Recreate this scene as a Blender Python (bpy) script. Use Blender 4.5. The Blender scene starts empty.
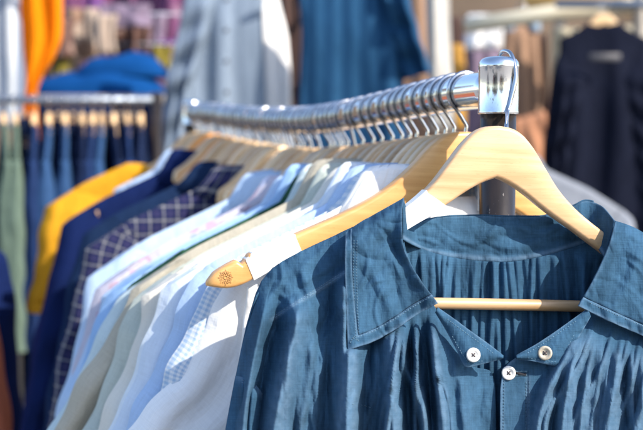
import bpy, math, random
import numpy as np
from mathutils import Vector
random.seed(7); rng = np.random.default_rng(11)
sc = bpy.context.scene
COL = sc.collection

# ------------------------------------------------------------------ camera model
F = 1150.0; CX, CY = 321.5, 215.0
TH = math.atan(83.0 / F)
CAM = np.array([0.0, 0.0, 1.58])
RT = np.array([1.0, 0, 0]); FW = np.array([0, math.cos(TH), -math.sin(TH)]); UP = np.array([0, math.sin(TH), math.cos(TH)])
def ray(px, py):
    return FW + (px - CX) / F * RT - (py - CY) / F * UP
def P(px, py, d):
    return CAM + d * ray(px, py)
def proj(p):
    q = np.asarray(p) - CAM; z = q @ FW
    return CX + F * (q @ RT) / z, CY - F * (q @ UP) / z

# ------------------------------------------------------------------ helpers
def smooth_interp(x, xs, ys):
    """monotone cubic through the points"""
    x = np.asarray(x, float); xs = np.asarray(xs, float); ys = np.asarray(ys, float)
    h = np.diff(xs); d = np.diff(ys) / h
    m = np.zeros(len(xs)); m[0] = d[0]; m[-1] = d[-1]
    for i in range(1, len(xs) - 1):
        m[i] = 0 if d[i-1] * d[i] <= 0 else 2 * d[i-1] * d[i] / (d[i-1] + d[i])
    i = np.clip(np.searchsorted(xs, x) - 1, 0, len(xs) - 2)
    t = np.clip((x - xs[i]) / h[i], 0, 1)
    return ((2*t**3 - 3*t**2 + 1) * ys[i] + (t**3 - 2*t**2 + t) * h[i] * m[i]
            + (-2*t**3 + 3*t**2) * ys[i+1] + (t**3 - t**2) * h[i] * m[i+1])
def resample(pts, n, smooth=True):
    """n points along a polyline, by arc length"""
    p = np.asarray(pts, float)
    L = np.r_[0, np.cumsum(np.linalg.norm(np.diff(p, axis=0), axis=1))]
    t = np.linspace(0, L[-1], n)
    f = smooth_interp if (smooth and len(p) > 2) else (lambda x, a, b: np.interp(x, a, b))
    return np.stack([f(t, L, p[:, k]) for k in range(p.shape[1])], -1)
def sstep(x, a, b):
    t = np.clip((np.asarray(x, float) - a) / (b - a), 0, 1); return t * t * (3 - 2 * t)

class MB:
    """collects vertices and faces (with uv and a wear value), links them as ONE mesh object"""
    def __init__(s): s.v = []; s.f = []; s.uv = []; s.w = []; s.m = []; s.n = 0
    def add(s, verts, faces, uv=None, wear=None, mi=0):
        verts = np.asarray(verts, float).reshape(-1, 3)
        s.v.append(verts); k = len(verts)
        s.f += [tuple(i + s.n for i in f) for f in faces]; s.m += [mi] * len(faces)
        s.uv.append(np.zeros((k, 2)) if uv is None else np.asarray(uv, float).reshape(-1, 2))
        s.w.append(np.zeros(k) if wear is None else np.asarray(wear, float).reshape(-1))
        s.n += k; return s
    def grid(s, V, uv=None, wear=None, closed_i=False, closed_j=False, flip=False, mi=0):
        V = np.asarray(V, float); a, b = V.shape[:2]; fs = []
        for i in range(a if closed_i else a - 1):
            for j in range(b if closed_j else b - 1):
                i2, j2 = (i + 1) % a, (j + 1) % b
                q = (i * b + j, i2 * b + j, i2 * b + j2, i * b + j2)
                fs.append(q[::-1] if flip else q)
        return s.add(V.reshape(-1, 3), fs, uv, wear, mi)
    def tube(s, path, r, n=10, cap=True, mi=0):
        p = np.asarray(path, float); k = len(p)
        r = np.full(k, r) if np.isscalar(r) else np.asarray(r)
        t = np.gradient(p, axis=0); t /= np.linalg.norm(t, axis=1)[:, None] + 1e-12
        up = np.array([0, 0, 1.0]) if abs(t[0, 2]) < .9 else np.array([1.0, 0, 0])
        x = np.cross(t[0], up); x /= np.linalg.norm(x); V = np.zeros((k, n, 3))
        L = np.r_[0, np.cumsum(np.linalg.norm(np.diff(p, axis=0), axis=1))]
        uv = np.zeros((k, n, 2))
        for i in range(k):
            x = x - t[i] * (x @ t[i]); x /= np.linalg.norm(x); y = np.cross(t[i], x)
            a = np.arange(n) / n * 2 * math.pi
            V[i] = p[i] + r[i] * (np.cos(a)[:, None] * x + np.sin(a)[:, None] * y)
            uv[i, :, 0] = L[i]; uv[i, :, 1] = a * r[i]
        base = s.n
        s.grid(V, uv, closed_j=True, mi=mi)
        if cap:
            s.f += [tuple(base + j for j in range(n)), tuple(base + (k-1)*n + j for j in reversed(range(n)))]; s.m += [mi, mi]
        return s
    def box(s, c, half, ax=None, mi=0, bev=0):
        ax = np.eye(3) if ax is None else np.asarray(ax)
        if bev <= 0:
            V = [np.asarray(c) + sx*half[0]*ax[0] + sy*half[1]*ax[1] + sz*half[2]*ax[2] for sx in (-1,1) for sy in (-1,1) for sz in (-1,1)]
            return s.add(V, [(0,1,3,2),(4,6,7,5),(0,4,5,1),(2,3,7,6),(0,2,6,4),(1,5,7,3)], mi=mi)
        # rounded slab: rings along axis 0
        rings = []
        for t, k in ((-1, 1), (-1 + bev/half[0], 0), (1 - bev/half[0], 0), (1, 1)):
            hy, hz = half[1] - k*bev, half[2] - k*bev; q = bev*.999
            ring = [(-hy+q,-hz),(hy-q,-hz),(hy,-hz+q),(hy,hz-q),(hy-q,hz),(-hy+q,hz),(-hy,hz-q),(-hy,-hz+q)]
            rings.append([np.asarray(c) + t*half[0]*ax[0] + y*ax[1] + z*ax[2] for y, z in ring])
        b0 = s.n; s.grid(np.array(rings), closed_j=True, mi=mi)
        s.f += [tuple(b0 + j for j in range(8)), tuple(b0 + 24 + j for j in reversed(range(8)))]; s.m += [mi, mi]
        return s
    def build(s, name, mats, parent=None, origin=None, solid=0, smooth=True):
        me = bpy.data.meshes.new(name)
        V = np.concatenate(s.v)
        o0 = np.zeros(3) if origin is None else np.asarray(origin, float)
        if parent is not None and origin is None: o0 = np.array(parent.matrix_world.translation) if False else np.array(parent.get('_o', (0, 0, 0)))
        me.from_pydata((V - o0).tolist(), [], s.f)
        ul = me.uv_layers.new(name='uv'); U = np.concatenate(s.uv)
        li = np.zeros(len(me.loops), int); me.loops.foreach_get('vertex_index', li)
        ul.data.foreach_set('uv', U[li].ravel())
        at = me.attributes.new('wear', 'FLOAT', 'POINT'); at.data.foreach_set('value', np.concatenate(s.w))
        mats = mats if isinstance(mats, (list, tuple)) else [mats]
        for m in mats: me.materials.append(m)
        me.polygons.foreach_set('material_index', s.m)
        me.polygons.foreach_set('use_smooth', [smooth] * len(me.polygons))
        me.update()
        o = bpy.data.objects.new(name, me); COL.objects.link(o)
        if parent is not None: o.parent = parent
        elif origin is not None: o.location = o0
        o['_o'] = tuple(o0)
        if solid:
            md = o.modifiers.new('thick', 'SOLIDIFY'); md.thickness = solid; md.offset = 0
        return o

def tag(o, label, cat=None, group=None, kind=None):
    o['label'] = label
    if cat: o['category'] = cat
    if group: o['group'] = group
    if kind: o['kind'] = kind
    return o
def thing(name, label, cat, loc, group=None):
    o = bpy.data.objects.new(name, None); COL.objects.link(o); o.location = loc; o.empty_display_size = .05
    o['_o'] = tuple(float(x) for x in loc)
    return tag(o, label, cat, group)

# ------------------------------------------------------------------ materials
def newmat(name):
    m = bpy.data.materials.new(name); m.use_nodes = True
    nt = m.node_tree; nt.nodes.clear(); return m, nt
def N(nt, t, **kw):
    n = nt.nodes.new(t)
    for k, v in kw.items():
        if k.startswith('i_'): n.inputs[k[2:].replace('_', ' ')].default_value = v
        else: setattr(n, k, v)
    return n
def ramp(nt, fac, stops):
    r = nt.nodes.new('ShaderNodeValToRGB'); e = r.color_ramp.elements
    while len(e) < len(stops): e.new(.5)
    for k, (p, c) in zip(e, stops): k.position = p; k.color = (*c, 1)
    nt.links.new(fac, r.inputs[0]); return r.outputs[0]
def mixc(nt, fac, a, b, mode='MIX'):
    n = nt.nodes.new('ShaderNodeMix'); n.data_type = 'RGBA'; n.blend_type = mode
    for sock, v in ((n.inputs[0], fac), (n.inputs[6], a), (n.inputs[7], b)):
        if hasattr(v, 'is_linked') or hasattr(v, 'links'): nt.links.new(v, sock)
        else: sock.default_value = v if not isinstance(v, tuple) else (*v, 1)[:4]
    return n.outputs[2]
def math_(nt, op, a, b=0.0, c=None):
    n = nt.nodes.new('ShaderNodeMath'); n.operation = op
    for i, v in enumerate((a, b) if c is None else (a, b, c)):
        if hasattr(v, 'links'): nt.links.new(v, n.inputs[i])
        else: n.inputs[i].default_value = v
    return n.outputs[0]
def mapped(nt, src, scale, loc=(0,0,0), rot=(0,0,0)):
    m = nt.nodes.new('ShaderNodeMapping'); m.inputs['Scale'].default_value = scale; m.inputs['Location'].default_value = loc
    m.inputs['Rotation'].default_value = rot
    nt.links.new(src, m.inputs[0]); return m.outputs[0]
def noise(nt, vec, scale, detail=3, rough=.5, dim='3D'):
    n = nt.nodes.new('ShaderNodeTexNoise'); n.inputs['Scale'].default_value = scale; n.inputs['Detail'].default_value = detail
    n.inputs['Roughness'].default_value = rough
    nt.links.new(vec, n.inputs['Vector']); return n.outputs['Fac']
def bump(nt, h, strength, dist, prev=None):
    b = nt.nodes.new('ShaderNodeBump'); b.inputs['Strength'].default_value = strength; b.inputs['Distance'].default_value = dist
    nt.links.new(h, b.inputs['Height'])
    if prev is not None: nt.links.new(prev, b.inputs['Normal'])
    return b.outputs[0]
def uvnode(nt):
    u = nt.nodes.new('ShaderNodeUVMap'); u.uv_map = 'uv'; return u.outputs[0]

def fabric(name, base, pattern=None, col2=None, weave=1.0, wrinkle=1.0, trans=0.0, slub=.25, col3=None, scale=.02, wash=None):
    """woven cloth: uv are metres on the garment"""
    m, nt = newmat(name); L = nt.links
    uv = uvnode(nt)
    a = noise(nt, mapped(nt, uv, (1500, 60, 1)), 1, 2, .6)
    b = noise(nt, mapped(nt, uv, (60, 1500, 1)), 1, 2, .6)
    w = math_(nt, 'ADD', a, b)                                    # ~1 mean
    c = base
    sep = nt.nodes.new('ShaderNodeSeparateXYZ'); L.new(uv, sep.inputs[0])
    def band(src, per, duty, ph=0.0):
        x = math_(nt, 'FRACT', math_(nt, 'ADD', math_(nt, 'DIVIDE', src, per), ph + 100))
        return math_(nt, 'LESS_THAN', x, duty)
    U, V = sep.outputs[0], sep.outputs[1]
    if pattern == 'gingham':
        s = math_(nt, 'MULTIPLY', math_(nt, 'ADD', band(U, scale, .5), band(V, scale, .5)), .5)
        c = mixc(nt, s, base, col2)
    elif pattern == 'window':
        s = math_(nt, 'MAXIMUM', band(U, scale, .18), band(V, scale, .18))
        c = mixc(nt, s, base, col2)
    elif pattern == 'plaid':
        s = math_(nt, 'MULTIPLY', math_(nt, 'ADD', band(U, scale, .42), band(V, scale, .42)), .5)
        c = mixc(nt, s, base, col2)
        t = math_(nt, 'MULTIPLY', math_(nt, 'ADD', band(U, scale, .13, .35), band(V, scale, .13, .35)), .45)
        c = mixc(nt, t, c, col3)
    elif pattern == 'stripe':
        c = mixc(nt, band(U, scale, .4), base, col2)
    elif pattern == 'stripe_h':
        c = mixc(nt, band(V, scale, .4), base, col2)
    elif pattern == 'floral':
        vo = nt.nodes.new('ShaderNodeTexVoronoi'); vo.inputs['Scale'].default_value = 1
        L.new(mapped(nt, uv, (1/scale, 1/scale, 1)), vo.inputs['Vector'])
        r1 = ramp(nt, vo.outputs['Color'], [(.0, base), (.45, base), (.5, col2), (.72, col2), (.76, col3), (1, col3)])
        f = math_(nt, 'LESS_THAN', vo.outputs['Distance'], .42)
        c = mixc(nt, f, base, r1)
    # slub and washed patches
    wn = noise(nt, mapped(nt, uv, (34, 13, 1)), 1, 8, .72)
    k1 = ramp(nt, w, [(.25, (1 - slub,)*3), (.75, (1 + slub,)*3)]) if False else None
    mr = nt.nodes.new('ShaderNodeMapRange'); L.new(w, mr.inputs[0]); mr.inputs[1].default_value = .72; mr.inputs[2].default_value = 1.28
    mr.inputs[3].default_value = 1 - slub; mr.inputs[4].default_value = 1 + slub
    mr2 = nt.nodes.new('ShaderNodeMapRange'); L.new(wn, mr2.inputs[0]); mr2.inputs[1].default_value = .3; mr2.inputs[2].default_value = .7
    wash = slub * .6 if wash is None else wash; mr2.inputs[3].default_value = 1 - wash; mr2.inputs[4].default_value = 1 + wash
    k = math_(nt, 'MULTIPLY', mr.outputs[0], mr2.outputs[0])
    sc_ = nt.nodes.new('ShaderNodeVectorMath'); sc_.operation = 'SCALE'
    if isinstance(c, tuple): sc_.inputs[0].default_value = c
    else: L.new(c, sc_.inputs[0])
    L.new(k, sc_.inputs['Scale'])
    cc = sc_.outputs[0]
    # faded seams and edges plus painted highlight on fold crests, stored per vertex
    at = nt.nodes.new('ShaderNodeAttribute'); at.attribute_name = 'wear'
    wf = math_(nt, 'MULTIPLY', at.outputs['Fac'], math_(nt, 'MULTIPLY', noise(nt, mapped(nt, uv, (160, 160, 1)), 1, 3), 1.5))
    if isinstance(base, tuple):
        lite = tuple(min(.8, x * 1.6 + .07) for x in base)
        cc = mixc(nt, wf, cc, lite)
    bs = N(nt, 'ShaderNodeBsdfPrincipled'); bs.inputs['Roughness'].default_value = .85
    bs.inputs['Specular IOR Level'].default_value = .04 if wash else .12
    bs.inputs['Sheen Weight'].default_value = 0 if wash else .06
    L.new(cc, bs.inputs['Base Color'])
    nrm = bump(nt, w, .35 * weave, .0006)
    big = noise(nt, mapped(nt, uv, (22, 9, 1)), 1, 4, .6)
    nrm = bump(nt, big, .55 * wrinkle, .008, nrm)
    fine = noise(nt, mapped(nt, uv, (90, 60, 1)), 1, 3, .6)
    nrm = bump(nt, fine, .35 * wrinkle, .002, nrm)
    rn = nt.nodes.new('ShaderNodeTexNoise'); rn.noise_type = 'RIDGED_MULTIFRACTAL'; rn.inputs['Scale'].default_value = 1; rn.inputs['Detail'].default_value = 4; rn.inputs['Distortion'].default_value = .6
    L.new(mapped(nt, uv, (34, 13, 1)), rn.inputs['Vector'])
    nrm = bump(nt, rn.outputs['Fac'], .30 * wrinkle, .0035, nrm)
    L.new(nrm, bs.inputs['Normal'])
    out = N(nt, 'ShaderNodeOutputMaterial')
    if trans > 0:
        tr = N(nt, 'ShaderNodeBsdfTranslucent'); L.new(cc, tr.inputs['Color']); L.new(nrm, tr.inputs['Normal'])
        mx = N(nt, 'ShaderNodeMixShader'); mx.inputs[0].default_value = trans
        L.new(bs.outputs[0], mx.inputs[1]); L.new(tr.outputs[0], mx.inputs[2]); L.new(mx.outputs[0], out.inputs[0])
    else:
        L.new(bs.outputs[0], out.inputs[0])
    return m

def wood(name, lo, hi, rough=.38):
    m, nt = newmat(name); L = nt.links
    uv = uvnode(nt)
    oi = nt.nodes.new('ShaderNodeObjectInfo')
    ad = nt.nodes.new('ShaderNodeVectorMath'); ad.operation = 'ADD'; L.new(uv, ad.inputs[0])
    cb = nt.nodes.new('ShaderNodeCombineXYZ'); L.new(math_(nt, 'MULTIPLY', oi.outputs['Random'], 3.0), cb.inputs[0]); L.new(oi.outputs['Random'], cb.inputs[1])
    L.new(cb.outputs[0], ad.inputs[1])
    g = noise(nt, mapped(nt, ad.outputs[0], (10, 210, 1)), 1, 5, .62)
    g2 = noise(nt, mapped(nt, ad.outputs[0], (14, 38, 1)), 1, 3, .5)
    fl = noise(nt, mapped(nt, ad.outputs[0], (160, 900, 1)), 1, 2, .5)
    f = math_(nt, 'MULTIPLY_ADD', g, .55, math_(nt, 'MULTIPLY', g2, .45))
    c = ramp(nt, f, [(.34, lo), (.62, hi)])
    fleck = math_(nt, 'MULTIPLY', math_(nt, 'GREATER_THAN', fl, .66), .22)
    c = mixc(nt, fleck, c, tuple(x * .55 for x in lo))
    k = nt.nodes.new('ShaderNodeVectorMath'); k.operation = 'SCALE'; L.new(c, k.inputs[0])
    L.new(math_(nt, 'MULTIPLY_ADD', oi.outputs['Random'], .42, .74), k.inputs['Scale'])
    bs = N(nt, 'ShaderNodeBsdfPrincipled'); bs.inputs['Roughness'].default_value = rough
    bs.inputs['Coat Weight'].default_value = .25; bs.inputs['Coat Roughness'].default_value = .22
    L.new(k.outputs[0], bs.inputs['Base Color'])
    L.new(bump(nt, g, .12, .0006), bs.inputs['Normal'])
    out = N(nt, 'ShaderNodeOutputMaterial'); L.new(bs.outputs[0], out.inputs[0]); return m

def metal(name, col, rough, spots=0.0):
    m, nt = newmat(name); L = nt.links
    tc = nt.nodes.new('ShaderNodeTexCoord'); n = noise(nt, tc.outputs['Object'], 90, 4, .6)
    bs = N(nt, 'ShaderNodeBsdfPrincipled'); bs.inputs['Metallic'].default_value = 1
    n2 = noise(nt, mapped(nt, tc.outputs['Object'], (400, 400, 120)), 1, 4, .7)
    pit = math_(nt, 'MULTIPLY', math_(nt, 'GREATER_THAN', n2, .64), spots)
    L.new(mixc(nt, pit, col, tuple(x * .25 for x in col)), bs.inputs['Base Color'])
    L.new(math_(nt, 'MULTIPLY_ADD', n, rough * .8, math_(nt, 'MULTIPLY_ADD', pit, .4, rough * .6)), bs.inputs['Roughness'])
    L.new(bump(nt, n2, .12 * spots + .01, .0008), bs.inputs['Normal'])
    out = N(nt, 'ShaderNodeOutputMaterial'); L.new(bs.outputs[0], out.inputs[0]); return m

def plain(name, col, rough=.6, var=.12, scale=20, bumpd=0.0, metallic=0):
    m, nt = newmat(name); L = nt.links
    tc = nt.nodes.new('ShaderNodeTexCoord'); n = noise(nt, tc.outputs['Object'], scale, 5, .6)
    c = ramp(nt, n, [(.3, tuple(x * (1 - var) for x in col)), (.7, tuple(min(1, x * (1 + var)) for x in col))])
    bs = N(nt, 'ShaderNodeBsdfPrincipled'); bs.inputs['Roughness'].default_value = rough; bs.inputs['Metallic'].default_value = metallic
    L.new(c, bs.inputs['Base Color'])
    if bumpd: L.new(bump(nt, n, .5, bumpd), bs.inputs['Normal'])
    out = N(nt, 'ShaderNodeOutputMaterial'); L.new(bs.outputs[0], out.inputs[0]); return m

M = {}
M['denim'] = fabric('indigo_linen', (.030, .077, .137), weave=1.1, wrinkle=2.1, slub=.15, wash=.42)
M['stitch'] = plain('stitch_thread', (.10, .19, .27), .8)
M['wood'] = wood('pale_beech', (.44, .265, .125), (.62, .425, .245))
M['wood_light'] = wood('light_wood', (.58, .37, .18), (.74, .51, .28))
M['wood_honey'] = wood('honey_wood', (.48, .235, .07), (.62, .35, .13))
M['wood_orange'] = wood('orange_wood', (.62, .23, .03), (.75, .33, .06))
M['chrome'] = metal('chrome', (.70, .72, .75), .09, .15)
M['chrome_pitted'] = metal('pitted_chrome', (.74, .76, .79), .12, .8)
M['hook'] = metal('hook_steel', (.48, .49, .52), .13)
M['white_card'] = plain('white_sleeve', (.80, .79, .76), .5, .03)
M['stamp'] = plain('burnt_stamp', (.42, .23, .085), .8, .2, 400)
M['rubber'] = plain('black_rubber', (.02, .02, .02), .7)
M['pearl'] = plain('pearl_button', (.72, .70, .66), .3, .12, 300)
M['horn'] = plain('horn_button', (.40, .36, .29), .35, .25, 300)
M['thread_dark'] = plain('button_thread', (.05, .04, .05), .8)
M['black_dark'] = plain('button_hole', (.01, .012, .02), .9)

def post_material():
    m, nt = newmat('chipped_black_post'); L = nt.links
    tc = nt.nodes.new('ShaderNodeTexCoord')
    n = noise(nt, mapped(nt, tc.outputs['Object'], (160, 160, 45)), 1, 5, .7)
    n3 = noise(nt, mapped(nt, tc.outputs['Object'], (60, 60, 14)), 1, 3, .6)
    chips = math_(nt, 'GREATER_THAN', n, .66)
    c = ramp(nt, n3, [(.35, (.009, .007, .006)), (.6, (.024, .017, .013)), (.75, (.07, .02, .02))])
    c = mixc(nt, chips, c, (.42, .38, .34))
    bs = N(nt, 'ShaderNodeBsdfPrincipled'); bs.inputs['Roughness'].default_value = .28; bs.inputs['Coat Weight'].default_value = .15
    L.new(c, bs.inputs['Base Color']); L.new(math_(nt, 'MULTIPLY', chips, .7), bs.inputs['Metallic'])
    L.new(bump(nt, n, .25, .0008), bs.inputs['Normal'])
    out = N(nt, 'ShaderNodeOutputMaterial'); L.new(bs.outputs[0], out.inputs[0]); return m
M['post'] = post_material()

# ------------------------------------------------------------------ rail geometry
AL = math.atan(361.5 / F * math.cos(TH))
DR = np.array([-math.sin(AL), math.cos(AL), 0.0]); AR = np.array([math.cos(AL), math.sin(AL), 0.0]); ZZ = np.array([0, 0, 1.0])
R0 = np.array([.1378, .90, 1.614]); RR = .0150
SEND = 1.245
def sag(s):
    y = R0[1] + DR[1] * np.asarray(s, float)
    return smooth_interp(y, [.88, .95, 1.03, 1.14, 1.25, 1.376, 1.52, 1.67, 1.82, 1.95, 2.12], [0, .001, .0045, .011, .0165, .020, .0185, .014, .007, .002, 0])
def rail(s): return R0 + DR * s - ZZ * float(sag(s))

def build_rail():
    root = thing('clothes_rail', 'long chrome clothes rail sagging under crowded hangers, on a chipped black post', 'clothes rail', (R0[0], R0[1], 0))
    MB().tube([rail(s) for s in np.linspace(.0, SEND, 90)], RR, 40).build('rail_tube', M['chrome'], root)
    for end, s in enumerate((0.0, SEND)):
        c = R0 + DR * s; c = np.array([c[0], c[1], R0[2]])
        prof = [(.0130, -.0200), (.01560, -.0200), (.01600, -.0195), (.01600, -.0182), (.01575, -.0176), (.01575, .0155), (.01600, .0163), (.01600, .0176), (.0154, .0200), (.0138, .0222), (.0110, .0237), (.006, .0246), (.0001, .0249)]
        a = np.arange(48) / 48 * 2 * math.pi
        V = np.array([[c + np.array([r * math.cos(x), r * math.sin(x), z]) for x in a] for r, z in prof])
        MB().grid(V, closed_j=True, flip=True).build('end_cap', M['chrome_pitted'], root)
        MB().tube([c - ZZ * .016, c - ZZ * .5, c - ZZ * (c[2] - .1)], .0140, 40).build('post', M['post'], root)
        f = MB()
        f.tube([np.array([c[0], c[1], .1]) + AR * t for t in np.linspace(-.26, .26, 9)], .0135, 16)
        ft = f.build('foot', M['post'], root)
        for t in (-.25, .25):
            p = np.array([c[0], c[1], .036]) + AR * t
            MB().tube([p - DR * .011, p + DR * .011], .034, 24).build('caster_wheel', M['rubber'], ft, origin=ft['_o'])
    return root
build_rail()

# ------------------------------------------------------------------ hangers
PROF_STD = dict(half=.214, u=[0, .010, .022, .035, .045, .055, .066, .082, .105, .150, .200, .214],
                top=[0, -.001, -.005, -.016, -.028, -.038, -.048, -.059, -.0715, -.0925, -.1160, -.1260],
                bot=[-.036, -.040, -.047, -.0555, -.0615, -.0665, -.0725, -.080, -.0910, -.1105, -.1340, -.1325])
PROF_FRONT = dict(half=.155, u=[0, .008, .016, .026, .036, .048, .060, .075, .1, .14, .148, .155],
                  top=[0, -.0008, -.0040, -.0135, -.0275, -.0440, -.0560, -.0675, -.0830, -.104, -.109, -.115],
                  bot=[-.0375, -.0405, -.0445, -.0510, -.0582, -.0660, -.0733, -.083, -.099, -.120, -.124, -.122])
def hanger_body(prof, o, a, n, z, ht=.0062, notch=True, bow=.05, mi=0, mb=None):
    """wooden shoulder: rounded rectangle section swept across u.  o = top centre point"""
    H = prof['half']; us = np.unique(np.r_[np.linspace(-H, H, 81), [-.1915, -.187, -.183, .1915, .187, .183] if notch else []])
    top = smooth_interp(np.abs(us), prof['u'], prof['top']); bot = smooth_interp(np.abs(us), prof['u'], prof['bot'])
    top[0] = bot[0] + .004; top[-1] = bot[-1] + .004
    if notch:
        for c in (-.187, .187): top -= .0055 * np.clip(1 - np.abs(us - c) / .0046, 0, 1) ** .6
    V, UV = [], []
    for u, t, b in zip(us, top, bot):
        h = (t - b) / 2; m = (t + b) / 2; r = min(.0032, h * .7, ht * .9); w0 = -bow * u * u * 6 * .12
        endk = min(1, (H - abs(u)) / .006 + .35)
        hh = ht * endk; ring = []
        for cx, cz, a0 in ((hh - r, h - r, 0), (-(hh - r), h - r, 90), (-(hh - r), -(h - r), 180), (hh - r, -(h - r), 270)):
            for k in range(4):
                an = math.radians(a0 + 30 * k); ring.append((cx + r * math.cos(an), cz + r * math.sin(an)))
        V.append([o + a * u + z * (m + q) + n * (w0 + p) for p, q in ring])
        UV.append([(u, m + q + p) for p, q in ring])
    V = np.array(V); mb = mb or MB(); b0 = mb.n; k = V.shape[1]
    mb.grid(V, np.array(UV), closed_j=True, mi=mi)
    mb.f += [tuple(b0 + j for j in range(k)), tuple(b0 + (len(us) - 1) * k + j for j in reversed(range(k)))]; mb.m += [mi, mi]
    return mb, us, top, bot
def hook_path(o, a, n, drop, rr):
    """from the hanger's top up, round the left of the tube, over it and down on its right; o = rail centre"""
    r = rr + .0016
    pts = [(0, -drop - .006), (0, -drop), (.0005, -drop + .004), (-.002, -drop + .0085), (-.0085, -r * .88)]
    for d in np.linspace(215, 25, 15):
        pts.append((r * math.cos(math.radians(d)), r * math.sin(math.radians(d))))
    pts.append((r * 1.05, -.001)); pts = np.array(pts)
    pts = resample(pts, 46)
    return np.array([o + a * x + ZZ * y for x, y in pts])
DROP = .0325
proto = {}; extra = []
PROF_SMALL = dict(half=.084, u=PROF_STD['u'][:7] + [.078, .084], top=PROF_STD['top'][:7] + [-.0565, -.062], bot=PROF_STD['bot'][:7] + [-.079, -.075])
def make_hanger(kind):
    root = thing('wooden_hanger', 'proto', 'hanger', (0, 0, 0))
    x, y = np.array([1.0, 0, 0]), np.array([0, 1.0, 0])
    drop = DROP + (.011 if 'low' in kind else 0)
    mat = M[{'pale': 'wood', 'honey': 'wood_honey', 'orange': 'wood_orange', 'small': 'wood_light', 'light': 'wood_light', 'small orange': 'wood_orange'}[kind.replace(' low', '')]]
    mb, *_ = hanger_body(PROF_SMALL if 'small' in kind else PROF_STD, -ZZ * drop, x, y, ZZ, notch='small' not in kind); mb.build('shoulder_piece', mat, root)
    MB().tube(hook_path(np.zeros(3), x, y, drop, RR), .0016, 8).build('hook', M['hook'], root)
    proto[kind] = root; root['_used'] = 0
    return root
def place_hanger(s, label, kind='pale', yaw=0.0, group='wooden hangers crowded on the chrome rail', loc=None, ang=None, scale=1.0):
    p = proto.get(kind) or make_hanger(kind)
    if not p['_used']: r = p; p['_used'] = 1
    else:
        r = p.copy(); COL.objects.link(r)
        for ch in [c for c in bpy.data.objects if c.parent == p]:
            c = ch.copy(); COL.objects.link(c); c.parent = r
    r.location = rail(s) if loc is None else loc
    r.rotation_euler = (0, random.uniform(-.06, .06) if s in extra else 0, (AL + yaw) if ang is None else ang)
    r.scale = (scale,) * 3
    r['label'] = label; r['category'] = 'hanger'
    if group: r['group'] = group
    elif 'group' in r: del r['group']
    return r

# ------------------------------------------------------------------ garments on hangers
class Frame:
    def __init__(s, o, ang): s.o = np.asarray(o, float); s.a = np.array([math.cos(ang), math.sin(ang), 0]); s.n = np.array([-math.sin(ang), math.cos(ang), 0])
    def pt(s, u, v, w): return s.o + np.multiply.outer(u, s.a) + np.multiply.outer(w, s.n) + np.multiply.outer(v, ZZ)
    def hit(s, px, py):
        r = ray(px, py); t = ((s.o - CAM) @ s.n) / (r @ s.n); q = CAM + t * r - s.o
        return q @ s.a, q[2]
def foldfield(i, t, seed, k=5, amp=1.0):
    r = np.random.default_rng(seed); f = np.zeros(np.broadcast(i, t).shape)
    for _ in range(k):
        fr = r.uniform(2.2, 8.5); ph = r.uniform(0, 6.28); dr = r.uniform(-1.6, 1.6); st = r.uniform(0, .25)
        f = f + np.sin(i * fr + ph + dr * t + .5 * np.sin(t * r.uniform(2, 6) + ph)) * (r.uniform(.4, 1) * sstep(t, st - .1, st + .35)) / (1 + .12 * fr)
    f = f / math.sqrt(k); return amp * 1.25 * (np.abs(f) ** .8 * np.sign(f) - .25 * np.abs(f))
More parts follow.
